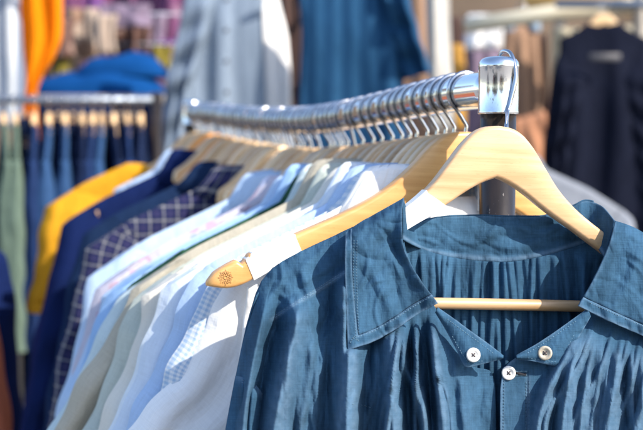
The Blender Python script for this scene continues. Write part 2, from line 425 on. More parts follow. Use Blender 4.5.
def garment(fr, name, label, cat, mat, edge=None, edge_uv=None, group=None, hem=-.78, neck=.080, half_t=.0125, seed=1, collar=True,
            collar_mat=None, sleeve_w=(.135, .062), sleeves=True, buttons=0, fold=.0085, tip=None, prof=PROF_STD, drop=DROP, wb=None, cuff=False, dense=1.0, top_off=.0035, button_mat=None, front_sign=-1, sides=(-1, 1)):
    """edge: photo pixels along the outer (left) sleeve edge, from the shoulder down, on this garment's own plane"""
    root = thing(name, label, cat, fr.o, group)
    E = np.array([fr.hit(*p) for p in edge]) if edge is not None else np.array(edge_uv, float)
    tu = -E[0, 0] if tip is None else tip
    ni, nj = int(46 * dense), int(40 * dense)
    i = np.linspace(-1, 1, ni)[:, None]; t = (np.linspace(0, 1, nj) ** 1.25)[None, :]
    def topz(u):
        u = np.abs(u); H = prof['half']
        z = smooth_interp(np.clip(u, 0, H - .012), prof['u'], prof['top']) - np.clip(u - (H - .012), 0, None) * .62
        return z - drop + top_off
    W0 = tu; WB = wb if wb is not None else tu * 1.02
    u0 = np.where(np.abs(i) < .999, i * W0, np.sign(i) * W0)
    # the neck opening: the top edge dips between the collar points
    z0 = np.minimum(topz(u0), topz(np.full(1, neck))[0]) - .006 * np.clip(1 - (np.abs(u0) / neck) ** 2, 0, 1)
    wid = W0 * (1 - sstep(t, 0, .25) * .16) * (1 - t) + WB * t
    u = i * wid; z = z0 * (1 - t) + hem * t
    th = np.sqrt(np.clip(1 - np.abs(i) ** 14, 0, 1)) * (.0090 + (half_t - .0090) * sstep(t, .02, .3))
    th[:, 0] *= .05; z[:, 0] += .0045
    ff = foldfield(i * 1.0, t, seed, 6, fold); ff2 = foldfield(i, t, seed + 50, 6, fold)
    mb = MB(); edgefade = np.clip((1 - np.abs(i)) * 8, 0, 1)
    uvg = np.stack([np.broadcast_to(u, z.shape), z], -1)
    wear = np.broadcast_to((t > .985) * .4, z.shape)
    mb.grid(fr.pt(u, z, -th + ff * edgefade), uvg, wear)
    mb.grid(fr.pt(u, z, th + ff2 * edgefade), uvg + .37, wear, flip=True)
    body = mb.build('torso', mat, root)
    if sleeves:
        for side in sides:
            ee = resample(E, 60); ni2 = 26; Lw = np.linspace(0, 1, 60); ee[:, 0] += (.0022 * np.sin(Lw * 13 + seed) + .0012 * np.sin(Lw * 29 + 2 * seed)) * sstep(Lw, .1, .3); ee = ee * np.array([1 if side < 0 else -1, 1])
            L = np.r_[0, np.cumsum(np.linalg.norm(np.diff(ee, axis=0), axis=1))]; tt = L / L[-1]
            tg = np.gradient(ee, axis=0); tg /= np.linalg.norm(tg, axis=1)[:, None]
            nn = np.stack([-tg[:, 1], tg[:, 0]], -1) * (1 if side < 0 else -1)       # points inward (towards the torso)
            wsl = sleeve_w[0] + (sleeve_w[1] - sleeve_w[0]) * sstep(L, 0, .48); wsl[0:6] *= np.linspace(.5, 1, 6)
            q = np.linspace(-1, 1, ni2)
            inward = (q + 1) / 2
            su = ee[:, 0][:, None] + nn[:, 0][:, None] * wsl[:, None] * inward[None, :]
            sv = ee[:, 1][:, None] + np.minimum(nn[:, 1], .35)[:, None] * wsl[:, None] * inward[None, :]
            # stay under the shoulder line
            sv = np.minimum(sv, topz(su) + .004)
            thk = np.sqrt(np.clip(1 - np.abs(q) ** 3.5, 0, 1))[None, :] * (.0100 + (half_t * 1.5 - .0100) * sstep(L, 0, .12))[:, None]
            fa = foldfield(q[None, :] * 1.3, tt[:, None], seed + 7 + side, 6, fold * 1.15) * np.clip((1 - np.abs(q)) * 5, 0, 1)[None, :]
            elbow = .5 * fold * np.sin(L[:, None] * 62 + q[None, :] * 2.2 + seed) * sstep(L, .06, .2)[:, None] * np.clip((1 - np.abs(q)) * 4, 0, 1)[None, :]
            fa = fa + elbow
            fb = foldfield(q[None, :] * 1.3, tt[:, None], seed + 17 + side, 5, fold) * np.clip((1 - np.abs(q)) * 5, 0, 1)[None, :]
            sm = MB(); uvs = np.stack([wsl[:, None] * inward[None, :] + .1, -np.broadcast_to(L[:, None], su.shape)], -1)
            off = -.002
            sm.grid(fr.pt(su, sv, off - thk + fa), uvs, flip=(side < 0)); sm.grid(fr.pt(su, sv, off + thk + fb), uvs + .2, flip=(side > 0))
            so = sm.build('sleeve', mat, root)
            if cuff:
                cb = MB(); k = slice(-6, None); sc2 = 1.0
                cb.grid(fr.pt(su[k], sv[k], off - thk[k] * 1.25 - .003 + 0 * fa[k]), uvs[k], flip=(side < 0)); cb.grid(fr.pt(su[k], sv[k], off + thk[k] * 1.25 + .003), uvs[k], flip=(side > 0))
                cb.build('cuff', mat, so, origin=so['_o'])
    if collar:
        cm = collar_mat or mat; cb = MB(); nphi = 49
        ph = np.linspace(.22, 2 * math.pi - .22, nphi)                # opening towards the front
        fx, fw = np.sin(ph), np.cos(ph) * front_sign
        rows, uvr = [], []
        hj = 1 + .25 * math.sin(seed * 2.1)
        pt_len = np.exp(-((np.minimum(ph, 2 * math.pi - ph) - .3) / .55) ** 2)
        b = min(.017, half_t * 1.35)
        zb = np.array([float(topz(x)) for x in neck * 1.0 * fx]) 
        for k, (ru, rw, dz) in enumerate(((neck * .98, b * .8, -.012), (neck * .96, b * .82, .004), (neck * .95, b * .86, .019), (neck * .97, b * 1.0, .0235), (neck * 1.04, b * 1.15, .019), (neck * 1.20, b * 1.3, .000), (neck * 1.42, b * 1.4, -.024))):
            low = (-.022 * pt_len) if k == 6 else (-.008 * pt_len if k == 5 else 0)
            zz = float(topz(neck)) + dz * hj + low + .003 * np.sin(ph * 2 + seed)
            if k >= 5:                                                # the leaf lies on the shoulder
                zz = np.minimum(zz, np.array([float(topz(x)) for x in ru * fx]) + .007 + low)
            rows.append(fr.pt(ru * fx, zz, rw * fw)); uvr.append(np.stack([ph * neck, np.full(nphi, .012 * k)], -1))
        cb.grid(np.array(rows), np.array(uvr)); cb.build('collar', cm, root, solid=.0016)
    if buttons:
        for k in range(buttons):
            v = -drop - .10 - .085 * k
            jt = np.argmin(np.abs(z[ni // 2] - v)); w = float((-th + ff)[ni // 2, jt]) - .0015
            c = fr.pt(0.004, v, w)
            bb = MB().tube([c, c - fr.n * .0022], .0052, 16); bb.build('button', button_mat or M['pearl'], root)
    return root

W = lambda *a, **k: fabric(*a, **k)
MG = {
 'white': W('white_cotton', (.84, .85, .86), slub=.05, wrinkle=1.5, weave=.5, trans=.12),
 'gingham': W('blue_white_check', (.70, .74, .79), 'gingham', (.36, .50, .68), slub=.05, trans=.1, scale=.0042),
 'lightblue': W('light_blue_oxford', (.42, .56, .78), slub=.08, weave=.5, trans=.1),
 'paleblue': W('pale_blue_cotton', (.62, .71, .83), 'stripe', (.70, .77, .84), slub=.06, trans=.12, scale=.03),
 'ivory': W('ivory_cotton', (.68, .66, .60), slub=.06, weave=.5, trans=.1),
 'sage': W('sage_grey_linen', (.46, .51, .47), slub=.1, trans=.06),
 'beige': W('beige_cotton', (.40, .375, .31), slub=.1),
 'mint': W('pale_mint_cotton', (.50, .60, .63), slub=.08, trans=.06),
 'green': W('dark_green_flannel', (.03, .085, .05), 'gingham', (.015, .05, .035), slub=.2, scale=.012),
 'sky': W('sky_blue_cotton', (.27, .43, .68), slub=.1),
 'mauve': W('mauve_floral_cotton', (.44, .43, .52), 'floral', (.42, .32, .40), slub=.1, col3=(.30, .37, .55), scale=.016),
 'soft': W('soft_blue_cotton', (.40, .53, .71), slub=.1),
 'plaid': W('navy_plaid_flannel', (.009, .016, .055), 'plaid', (.030, .030, .085), slub=.15, col3=(.30, .30, .31), scale=.018),
 'navy': W('navy_cotton', (.006, .014, .066), slub=.2),
 'yellow': W('mustard_yellow_knit', (.54, .27, .018), slub=.1, weave=2),
 'darkblue': W('dark_blue_denim', (.009, .022, .062), slub=.2),
 'indigo': W('indigo_cotton', (.03, .07, .17), slub=.2),
}
GR = 'shirts and tops hanging on the chrome rail'
#      s     yaw   key        label                                   edge (photo pixels on the garment's plane)          options
ROW = [
 (.084, 0,   'white', 'white shirt right behind the blue smock, under the hanger with the stamped end', 'shirt', [(243,262),(224,285),(207,318),(181,368),(152,402),(124,432),(80,480)], dict(buttons=0, seed=3, half_t=.012, fold=.0065)),
 (.102, .02, 'gingham', 'small blue and white check shirt between two plain pale shirts', 'shirt', [(222,268),(207,286),(199,300),(186,328),(172,360),(158,392),(138,432),(112,480)], dict(seed=5)),
 (.121, -.02,'lightblue', 'light blue oxford shirt just behind the small check shirt', 'shirt', [(205,262),(188,284),(174,318),(156,360),(139,398),(124,432),(98,490)], dict(seed=9)),
 (.143, .01, 'paleblue', 'whitish blue shirt in front of the ivory one', 'shirt', [(190,246),(171,263),(162,285),(146,340),(125,388),(106,430),(80,490)], dict(seed=12)),
 (.168, 0,   'ivory', 'ivory shirt with bright creamy shoulder', 'shirt', [(176,246),(152,263),(146,282),(138,322),(121,372),(97,430),(70,490)], dict(seed=15)),
 (.205, .02, 'sage', 'sage grey shirt with long loose sleeve', 'shirt', [(170,243),(146,262),(138,285),(122,330),(103,380),(84,430),(60,490)], dict(seed=19)),
 (.230, -.02,'beige', 'beige shirt with sleeve spread widest to the left', 'shirt', [(166,238),(144,258),(133,284),(110,330),(80,380),(53,430),(25,480)], dict(seed=22)),
 (.259, .01, 'mint', 'pale mint shirt beside the dark green shoulder', 'shirt', [(160,234),(138,252),(126,275),(110,315),(92,345),(70,390),(45,440),(30,480)], dict(seed=25)),
 (.284, 0,   'green', 'dark green shirt of which only a shoulder strip shows', 'shirt', [(172,224),(152,236),(138,262),(120,310),(92,385),(62,470)], dict(seed=27, top_off=.0065)),
 (.316, -.01,'sky', 'muted sky blue shirt beside the mauve flowered one', 'shirt', [(150,231),(121,249),(112,275),(100,315),(82,360),(60,430),(40,480)], dict(seed=31)),
 (.365, .02, 'soft', 'soft blue shirt with its collar next to the flowered collar', 'shirt', [(146,226),(120,242),(108,272),(95,318),(76,365),(55,430),(44,470)], dict(seed=33)),
 (.412, 0,   'mauve', 'mauve flowered shirt between two blue ones', 'shirt', [(126,227),(108,239),(100,262),(88,310),(76,365),(62,430),(50,480)], dict(seed=35)),
 (.507, .01, 'soft', 'light blue shirt lying against the plaid one', 'shirt', [(121,217),(104,230),(95,258),(82,310),(68,370),(54,430),(45,480)], dict(seed=39)),
 (.675, -.01,'plaid', 'navy plaid shirt between the light blue shirt and the dark blue ones', 'shirt', [(118,203),(101,212),(90,233),(78,275),(62,345),(46,430),(38,480)], dict(seed=41)),
 (.800, .02, 'darkblue', 'dark blue shirt hidden behind the plaid one', 'shirt', [(104,205),(90,218),(80,245),(66,300),(52,370),(42,440)], dict(seed=44)),
 (1.00, 0,   'navy', 'plain navy top with long sleeve in front of the yellow one', 'top', [(86,192),(71,200),(58,240),(41,310),(26,390),(18,430),(10,480)], dict(seed=48, half_t=.02)),
 (1.06, .0,  'lightblue', 'light blue shirt showing a patch between navy and yellow', 'shirt', [(124,172),(117,180),(110,210),(100,260),(92,300)], dict(seed=51)),
 (1.205, -.02,'yellow', 'bright mustard yellow sweater at the far end of the rail', 'sweater', [(70,171),(53,178),(46,200),(38,245),(27,310)], dict(seed=55, half_t=.024, neck=.12, collar=False, cuff=True, sleeve_w=(.12,.062), fold=.004, top_off=.020)),
]
used = [.060]
hk = ['pale'] * len(ROW)
for (s, yaw, key, label, cat, edge, opt), kind in zip(ROW, hk):
    yaw += random.uniform(-.05, .05) * (s > .09); opt = dict({'top_off': .0035 + random.uniform(0, .007)}, **opt)
    fr = Frame(rail(s), AL + yaw)
    garment(fr, {'sweater': 'yellow_sweater', 'top': 'navy_blouse'}.get(cat, 'hanging_shirt'), label, cat, MG[key], edge=edge, group=GR, hem=-.80, **opt)
    if True:
        place_hanger(s, 'hanger carrying the ' + label.split(' of which')[0].split(', ')[0] if key != 'plaid' else 'wooden hanger carrying the navy plaid shirt', 'small' if key in ('white', 'gingham') else 'light' if key == 'yellow' else 'orange' if s == 1.06 else 'honey' if key == 'green' else kind, yaw)
    used.append(s)
    if key == 'white':
        wr = [o for o in bpy.data.objects if o.get('label') == label][0]
        def strip(nm, Lp, Rp, w, th):
            A, B_ = resample(Lp, 30), resample(Rp, 30); q = np.linspace(0, 1, 8)
            V = np.array([[fr.pt(*(np.array(fr.hit(*(A[j] * (1 - k) + B_[j] * k)))), -w - th * math.sin(math.pi * k) ** .5 - .0012 * math.sin(j * .9)) for j in range(30)] for k in q])
            MB().grid(V, V[..., [0, 2]]).build(nm, MG['white'], wr, solid=.0015)
        strip('placket', [(242,284),(238,320),(232,370),(222,440)], [(251,280),(249,320),(244,370),(236,440)], .0185, .002)
# hangers crowding in between
x = .088; extra = []
while x < 1.19:
    gap = min(abs(x - q) for q in used)
    behind = min([x - q for q in used if q < x] or [9])
    if gap > .0115: extra.append(x); used.append(x)
    x += .0125 + .006 * x + random.choice((0, 0, .002, .004, .011))
orange_done = True
for s in extra:
    k = random.choice(('honey', 'pale', 'light', 'light'))
    lab = 'wooden hanger squeezed between others on the chrome rail, no garment of its own visible'
    if not orange_done and s > 1.03:
        k = 'orange'; orange_done = True; lab = 'bright orange wooden hanger near the far end of the rail'
    if s > .27: k = 'small'; lab = 'small wooden hanger crowded between others along the chrome rail'
    if random.random() < .42: k += ' low'
    place_hanger(s, lab, k, random.uniform(-.21, .21))

place_hanger(.935, 'bright orange small hanger near the far end of the rail', 'small orange', .05)
# ---- the labelled second hanger
def second_hanger():
    s, yaw = .060, 0.03; o = rail(s); fr = Frame(o, AL + yaw); rl = math.radians(-3.6)
    ra = fr.a * math.cos(rl) + ZZ * math.sin(rl); rz = np.cross(ra, fr.n); rz = rz if rz[2] > 0 else -rz
    root = thing('wooden_hanger', 'second wooden hanger from the front, with white label and flower stamp on its notched end', 'hanger', o, 'wooden hangers crowded on the chrome rail')
    top = o - ZZ * DROP
    mb, us, tz, bz = hanger_body(PROF_STD, top, ra, fr.n, rz, ht=.0066)
    sh = mb.build('shoulder_piece', M['wood_honey'], root)
    MB().tube(hook_path(o, fr.a, fr.n, DROP, RR), .0016, 10).build('hook', M['hook'], root)
    # label sleeve glued round the arm
    V, q = [], np.linspace(-.181, -.142, 9)
    for u in q:
        t = float(np.interp(u, us, tz)) + .0004; b = float(np.interp(u, us, bz)) - .0002
        w0 = -.05 * u * u * .72; hh = .0072
        ut, ub = u - .0035, u + .0035; t = float(np.interp(ut, us, tz)) + .0004; b = float(np.interp(ub, us, bz)) - .0002    # cut square to the arm
        ring = [(-hh, b, ub), (-hh, t - .002, ut), (-hh + .002, t, ut), (hh - .002, t, ut), (hh, t - .002, ut), (hh, b, ub), (0, b, ub)]
        V.append([top + ra * x + rz * z + fr.n * (w0 + w) for w, z, x in ring])
    lm = MB().grid(np.array(V), closed_j=True); k = 7
    lm.f += [tuple(range(k)), tuple(8 * k + j for j in reversed(range(k)))]; lm.m += [0, 0]
    lm.build('label', M['white_card'], sh, origin=sh['_o'], smooth=False)
    # flower stamp burnt into the face
    u0 = -.2005; z0 = float(np.interp(u0, us, tz) + np.interp(u0, us, bz)) / 2; st = MB()
    c = top + ra * u0 + rz * z0 + fr.n * (-.05 * u0 * u0 * .72 - .0066 - .0003)
    for k in range(8):
        an = k * math.pi / 4
        for r0, r1, da in ((.0018, .0062, 0), (.0030, .0052, .39)):
            pts = [c + (fr.a * math.cos(an + da + e) + ZZ * math.sin(an + da + e)) * r for r, e in ((r0, 0), ((r0 + r1) / 2, .2), (r1, 0), ((r0 + r1) / 2, -.2), (r0, 0))]
            st.tube(pts, .00018, 5)
    st.tube([c + (fr.a * math.cos(x) + ZZ * math.sin(x)) * .0014 for x in np.linspace(0, 6.28, 13)], .00035, 5)
    st.build('stamp', M['stamp'], sh, origin=sh['_o'])
second_hanger()

# ------------------------------------------------------------------ the blue smock in front
def sdepth(px): return .838 + .00014 * (px - 497)
def S(px, py, dz):
    """point of the smock: photo position on the front hanger's own plane, dz metres towards the viewer"""
    px, py, dz = np.broadcast_arrays(np.asarray(px, float), np.asarray(py, float), np.asarray(dz, float))
    d = sdepth(px) - dz
    return CAM + d[..., None] * (FW + ((px - CX) / F)[..., None] * RT - ((py - CY) / F)[..., None] * UP)
MM = .001
def coons(top, bot, left, right, nu, nv, pv=1.0):
    """transfinite patch in photo pixels; arrays (nu, nv, 2)"""
    T, B = resample(top, nu), resample(bot, nu); Lf, Rg = resample(left, nv), resample(right, nv)
    if pv != 1.0:
        tt = np.linspace(0, 1, nv) ** pv
        idx = tt * (nv - 1); Lf = np.stack([np.interp(idx, range(nv), Lf[:, k]) for k in (0, 1)], -1); Rg = np.stack([np.interp(idx, range(nv), Rg[:, k]) for k in (0, 1)], -1)
    else: tt = np.linspace(0, 1, nv)
    u = np.linspace(0, 1, nu)[:, None, None]; v = tt[None, :, None]
    C = (1 - v) * T[:, None] + v * B[:, None] + (1 - u) * Lf[None] + u * Rg[None]
    C -= (1-u)*(1-v)*T[0] + u*(1-v)*T[-1] + (1-u)*v*B[0] + u*v*B[-1]
    return C, u[..., 0], v[..., 0]
def ridge(px, py, pts, wl, wr, h, y0=None, grow=25):
    """a fold whose crest follows pts (photo px, top to bottom); wl steep side, wr lit side, in px"""
    p = np.asarray(pts, float)
    xr = smooth_interp(np.clip(py, p[0, 1], p[-1, 1]), p[:, 1], p[:, 0])
    dx = px - xr
    a = np.where(dx < 0, np.clip(1 + dx / wl, 0, 1), np.clip(1 - dx / wr, 0, 1))
    a = .3 * a * a * (3 - 2 * a) + .7 * a ** 1.15
    return h * a * sstep(py, p[0, 1] - grow * .4, p[0, 1] + grow)
def wob(px, py, seed, amp, sx=.05, sy=.02, k=6):
    r = np.random.default_rng(seed); f = np.zeros(np.shape(px))
    for _ in range(k):
        f += np.sin(px * sx * r.uniform(.4, 2) + py * sy * r.uniform(-2, 2) + r.uniform(0, 6.28)) * r.uniform(.4, 1)
    return f * amp / k ** .5
def creases(px, py, seed, box, n, hmax, slope=None):
    """short straight creases, some raised and some pressed in"""
    r = np.random.default_rng(seed); f = np.zeros(np.shape(px))
    for _ in range(n):
        x0, y0 = r.uniform(box[0], box[2]), r.uniform(box[1], box[3]); an = r.uniform(0, math.pi) if slope is None else slope + r.normal() * .35
        L = r.uniform(8, 34); w = r.uniform(1.1, 3.2); h = r.uniform(.25, 1) * hmax * r.choice((-1, 1)); cv = r.normal() * .012
        a_ = (px - x0) * math.cos(an) + (py - y0) * math.sin(an); b_ = -(px - x0) * math.sin(an) + (py - y0) * math.cos(an) + cv * a_ * a_
        f = f + h * np.exp(-(a_ / L) ** 4) * (np.clip(1 - np.abs(b_) / (2.2 * w), 0, 1) ** 1.3 - .35 * np.exp(-((np.abs(b_) - 3.4 * w) / (1.6 * w)) ** 2))
    return f
def uvpx(px, py): return np.stack([px / 1350, -py / 1350], -1)

smock = thing('blue_smock', 'faded blue linen smock with wide collar and gathered front, foremost on the rail', 'shirt', tuple(S(497, 900, 0)))

LEFT_RIDGES = [  # crest, steep side, lit side, height (m)
 ([(268,292),(260,330),(251,372),(243,430),(236,600)], 15, 12, .010),
 ([(300,296),(294,335),(283,380),(274,430),(262,600)], 20, 30, .013),
 ([(313,330),(310,372),(304,410),(302,432),(298,600)], 9, 15, .005),
 ([(330,318),(324,352),(318,385),(316,420),(312,600)], 8, 14, .004),
 ([(352,270),(349,320),(348,380),(346,430),(340,700)], 22, 22, .016),
 ([(393,322),(391,360),(392,400),(394,432),(394,700)], 21, 14, .013),
 ([(403,326),(405,362),(417,396),(427,432),(440,700)], 8, 10, .006),
 ([(413,324),(417,358),(421,392),(424,432),(430,700)], 6, 7, .0045),
 ([(426,320),(424,358),(424,388),(422,432),(418,700)], 6, 8, .0030),
 ([(432,322),(436,362),(439,400),(440,432),(446,700)], 9, 24, .0085),
 ([(452,350),(460,385),(464,432),(470,700)], 9, 22, .004),
]
RIGHT_RIDGES = [
 ([(578,326),(563,362),(547,392),(537,432),(528,700)], 13, 12, .0085),
 ([(586,326),(570,374),(562,430),(554,700)], 10, 12, .0080),
 ([(591,326),(581,362),(573,400),(569,432),(562,700)], 6, 8, .004),
 ([(597,328),(588,370),(580,430),(574,700)], 9, 11, .0080),
 ([(603,334),(598,384),(591,430),(586,700)], 8, 10, .0060),
 ([(611,334),(606,384),(600,430),(598,700)], 6, 8, .004),
 ([(621,338),(614,384),(608,430),(604,700)], 10, 12, .0085),
 ([(630,342),(632,384),(634,430),(638,700)], 9, 9, .006),
 ([(641,345),(642,384),(643,430),(648,700)], 8, 11, .007),
 ([(660,350),(664,430),(672,700)], 10, 14, .008),
 ([(684,350),(690,430),(702,700)], 12, 18, .009),
]
_g = np.random.default_rng(77)
for k in range(15):
    x0 = _g.uniform(396, 440); sp = (x0 - 418) / 22; y0 = 322 - (x0 - 418) * .3
    LEFT_RIDGES.append(([(x0, y0), (x0 + sp * 6 + _g.uniform(-2, 2), y0 + 40), (x0 + sp * 20 + _g.uniform(-5, 5), y0 + 100), (x0 + sp * 40, y0 + 330)], _g.uniform(2.5, 5), _g.uniform(3, 6), _g.uniform(.0012, .0032)))
for k in range(16):
    x0 = _g.uniform(578, 690); y0 = 322 + (x0 - 590) * .34; tx = 520 + (x0 - 578) * 1.55
    RIGHT_RIDGES.append(([(x0, y0), (x0 + (tx - x0) * .3, y0 + 36), (tx + _g.uniform(-4, 4), y0 + 105), (tx + _g.uniform(-9, 9), y0 + 330)], _g.uniform(2.5, 5), _g.uniform(3, 7), _g.uniform(.0010, .0030)))
for k in range(14):
    x0 = _g.uniform(280, 385); y0 = _g.uniform(325, 390)
    LEFT_RIDGES.append(([(x0, y0), (x0 - _g.uniform(-4, 9), y0 + 35), (x0 - _g.uniform(-6, 16), y0 + 80)], _g.uniform(3, 6), _g.uniform(4, 9), _g.uniform(.0008, .0022)))
def left_dz(px, py, edge):
    base = .013 * (1 - np.exp(-np.clip(edge, 0, None) / 14))
    base = base - .006 + .010 * sstep(py, 290, 420)
    r = np.zeros(np.shape(px))
    for pts, wl, wr, h in LEFT_RIDGES: r = r + ridge(px, py, pts, wl, wr, h * 2.2)
    leaf_low = np.interp(px, [346, 348, 372, 396, 418, 438], [352, 350, 342, 329, 314, 303]) - 2       # cloth pressed flat under the collar leaf
    under = sstep(px, 343, 349) * (1 - sstep(px, 436, 446)) * (1 - sstep(py, leaf_low - 4, leaf_low + 7))
    r = r * (1 - under) + np.minimum(r, np.clip(.0195 - base, 0, 1)) * under
    r = r + creases(px, py, 301, (262, 262, 400, 430), 40, .0018, 1.75) + creases(px, py, 302, (268, 258, 350, 330), 16, .0013, -.45) + creases(px, py, 303, (440, 372, 492, 430), 14, .0012, 1.5)
    r = r + wob(px, py, 3, .0007, .16, .05) + wob(px, py, 4, .0010, .06, .02)
    return base + r
# left front
top = [(256,294),(262,281),(273,268),(300,252),(345,231),(385,213),(403,203)]
left = [(256,294),(247,325),(236,378),(228,425),(222,480),(205,700),(195,980)]
right = [(403,203),(404,240),(416,275),(437,311),(455,345),(470,366),(490,371),(495,390),(496,430),(497,700),(498,980)]
bot = [(195,980),(350,985),(498,980)]
C, u, v = coons(top, bot, left, right, 300, 230, 1.55)
px, py = C[..., 0], C[..., 1]
tc = resample(top, 400); tl = resample(left, 400)
xl = np.interp(py, left and [p[1] for p in left], [p[0] for p in left])
topd = py - np.interp(px, [p[0] for p in top], [p[1] for p in top])
edge = np.minimum(np.clip(px - xl, 0, 400) + .0, np.clip(topd, 0, 400) * 1.2)
dzL = left_dz(px, py, edge)
# the yoke seam across the shoulder
ys = lambda x: np.interp(x, [268, 275, 300, 341, 372], [323, 320, 304, 278, 258])
seam = py - ys(px)
inS = sstep(px, 266, 276)
dzL = dzL + .0013 * inS * (sstep(seam, -1.5, .5) * -1 + 1) 
wear_and_light_L = np.clip((dzL - .012) / .03, 0, 1) ** 2 * .6 + inS * (np.exp(-((seam + 2.5) / 2.2) ** 2) * .75) + np.exp(-((px - xl) / 3) ** 2) * .2  # yoke seam and side edge faded; high folds painted brighter, as if sunlit
MB().grid(S(px, py, dzL), uvpx(px, py), wear_and_light_L).build('front_panel', M['denim'], smock, solid=.0011)
def surf_dz(px, py):                      # depth of the left panel at one point, for stitches and buttons
    x = np.array([[float(px)]]); y = np.array([[float(py)]])
    e = min(px - np.interp(py, [p[1] for p in left], [p[0] for p in left]), 1.2 * (py - np.interp(px, [p[0] for p in top], [p[1] for p in top])))
    return float(left_dz(x, y, np.array([[e]]))[0, 0])
def stitches(mb, fn, pts, step=3.2, fill=.62, r=.00022):
    p = resample(pts, max(2, int(np.sum(np.linalg.norm(np.diff(np.asarray(pts, float), axis=0), axis=1)) / step)), False)
    for a, b in zip(p[:-1], p[1:]):
        e = a + (b - a) * fill; m_ = (a + e) / 2
        mb.tube([S(a[0], a[1], fn(*a) + .0006), S(m_[0], m_[1], fn(*m_) + .0012), S(e[0], e[1], fn(*e) + .0006)], r, 5)
st = MB()
for off in (-2.2, -4.6):
    stitches(st, lambda x, y: surf_dz(x, y) + .0013, [(x, float(ys(x)) + off) for x in np.linspace(275, 346, 20)])
stitches(st, lambda x, y: surf_dz(x, y) + .0003, [(352,404),(362,405),(372,408)])
st.build('seam_stitch', M['stitch'], smock)

# left sleeve head, set into the dropped armhole seam
top = [(236,376),(243,377),(254,384),(265,398)]; left = [(236,376),(226,430),(212,520),(190,800)]; right = [(265,398),(262,430),(262,520),(262,800)]; bot = [(190,800),(228,806),(262,800)]
C, u, v = coons(top, bot, left, right, 70, 90, 1.4)
px, py = C[..., 0], C[..., 1]
dz = .006 + .012 * np.sin(np.clip(u, 0, 1) * math.pi) ** .6 + .002 * sstep(v, .0, .05) + ridge(px, py, [(243,380),(241,430),(236,800)], 5, 6, .005, grow=8) + ridge(px, py, [(253,388),(250,430),(248,800)], 5, 13, .008, grow=8) + wob(px, py, 8, .0006, .2, .05)
dz = dz + .004
MB().grid(S(px, py, dz), uvpx(px, py), np.exp(-(v / .012) ** 2) * .6 + 0 * u).build('sleeve', M['denim'], smock, solid=.0011)
st = MB()
for off in (3.0, 5.5): stitches(st, lambda x, y: .0125 + .012 * max(0, math.sin(min(1, max(0, (x - 236) / 28)) * math.pi)) ** .6, [(x, np.interp(x, [236,243,254,265], [376,377,384,398]) + off) for x in np.linspace(242, 262, 9)])
st.build('seam_stitch', M['stitch'], smock)

# right front
top = [(603,258),(609,240),(616,222),(643,232),(670,248),(700,266),(722,292)]
top = [(606,250),(625,240),(650,240),(680,252),(705,268),(722,292)]
left = [(606,250),(594,284),(584,312),(566,330),(540,345),(517,357),(506,366),(502,376),(500,395),(500,430),(500,700),(500,980)]
right = [(722,292),(734,340),(748,430),(775,700),(790,980)]
bot = [(500,980),(640,985),(790,980)]
C, u, v = coons(top, bot, left, right, 300, 230, 1.55)
px, py = C[..., 0], C[..., 1]
def right_dz(px, py):
    xr = np.interp(py, [p[1] for p in right], [p[0] for p in right])
    base = .013 * (1 - np.exp(-np.clip(xr - px, 0, None) / 22)) - .004 + .012 * sstep(py, 290, 420)
    r = np.zeros(np.shape(px))
    for pts, wl, wr, h in RIGHT_RIDGES: r = r + ridge(px, py, pts, wl, wr, h * 1.9)
    return base + r + (wob(px, py, 13, .0006, .16, .05) + wob(px, py, 14, .0009, .06, .02)) * sstep(px, 530, 560)
dz = right_dz(px, py) + .0022 + creases(px, py, 314, (520, 370, 690, 430), 40, .0016, 1.75)
dz = dz + .0012 * np.exp(-((px - 527) / 1.5) ** 2) * -1 * sstep(py, 366, 376)
lx = np.interp(py, [p[1] for p in left], [p[0] for p in left])
wear = np.clip((dz - .018) / .014, 0, 1) ** 2 * .5 + np.exp(-((px - lx) / 3.2) ** 2) * sstep(py, 355, 362) * .6 + np.exp(-((px - 528) / 2.2) ** 2) * .6 * sstep(py, 372, 380)  # placket edges faded; raised folds get a painted highlight
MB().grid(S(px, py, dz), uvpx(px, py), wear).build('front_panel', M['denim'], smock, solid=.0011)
rdz = lambda x, y: float(right_dz(np.array([[float(x)]]), np.array([[float(y)]]))[0, 0]) + .0022
st = MB()
for pts in ([(526,382),(526,430),(526,700)], [(504,380),(503.5,430),(503.5,700)], [(529,382),(529,430),(529,560)]):
    st = MB(); stitches(st, rdz, pts); st.build('seam_stitch', M['stitch'], smock)

# back panel, seen inside the neck
seamB = [(404,236),(411,243),(430,252),(455,258),(480,261),(505,262),(530,259),(552,254),(575,247),(606,236)]
top = [(256,296),(273,272),(300,256),(345,236),(390,222)] + seamB + [(640,240),(680,256),(705,272),(722,294)]
left = [(256,296),(247,325),(236,378),(228,425),(205,700),(195,980)]; right = [(722,294),(734,340),(748,430),(775,700),(790,980)]
bot = [(195,980),(490,985),(790,980)]
C, u, v = coons(top, bot, left, right, 420, 170, 1.5)
px, py = C[..., 0], C[..., 1]
g = np.zeros(px.shape); r_ = np.random.default_rng(21); x = 398.0
while x < 612:
    j = r_.uniform(-5, 5)
    g = g + ridge(px, py, [(x, 252), (x + j, 300), (x + j * 1.6, 360), (x + 2 * j, 800)], r_.uniform(2.5, 6), r_.uniform(3.5, 8), r_.uniform(.0022, .0066), grow=12)
    x += r_.uniform(4.2, 9)
dz = -.0205 - .002 * sstep(py, 260, 420) + g * .9 + .02 * np.exp(-np.clip(px - np.interp(py, [p[1] for p in left], [p[0] for p in left]), 0, None) / 20) + .02 * np.exp(-np.clip(np.interp(py, [p[1] for p in right], [p[0] for p in right]) - px, 0, None) / 20)
dz = dz + wob(px, py, 23, .0008, .05, .03)
MB().grid(S(px, py, dz), uvpx(px, py)).build('back_panel', M['denim'], smock, solid=.0011)
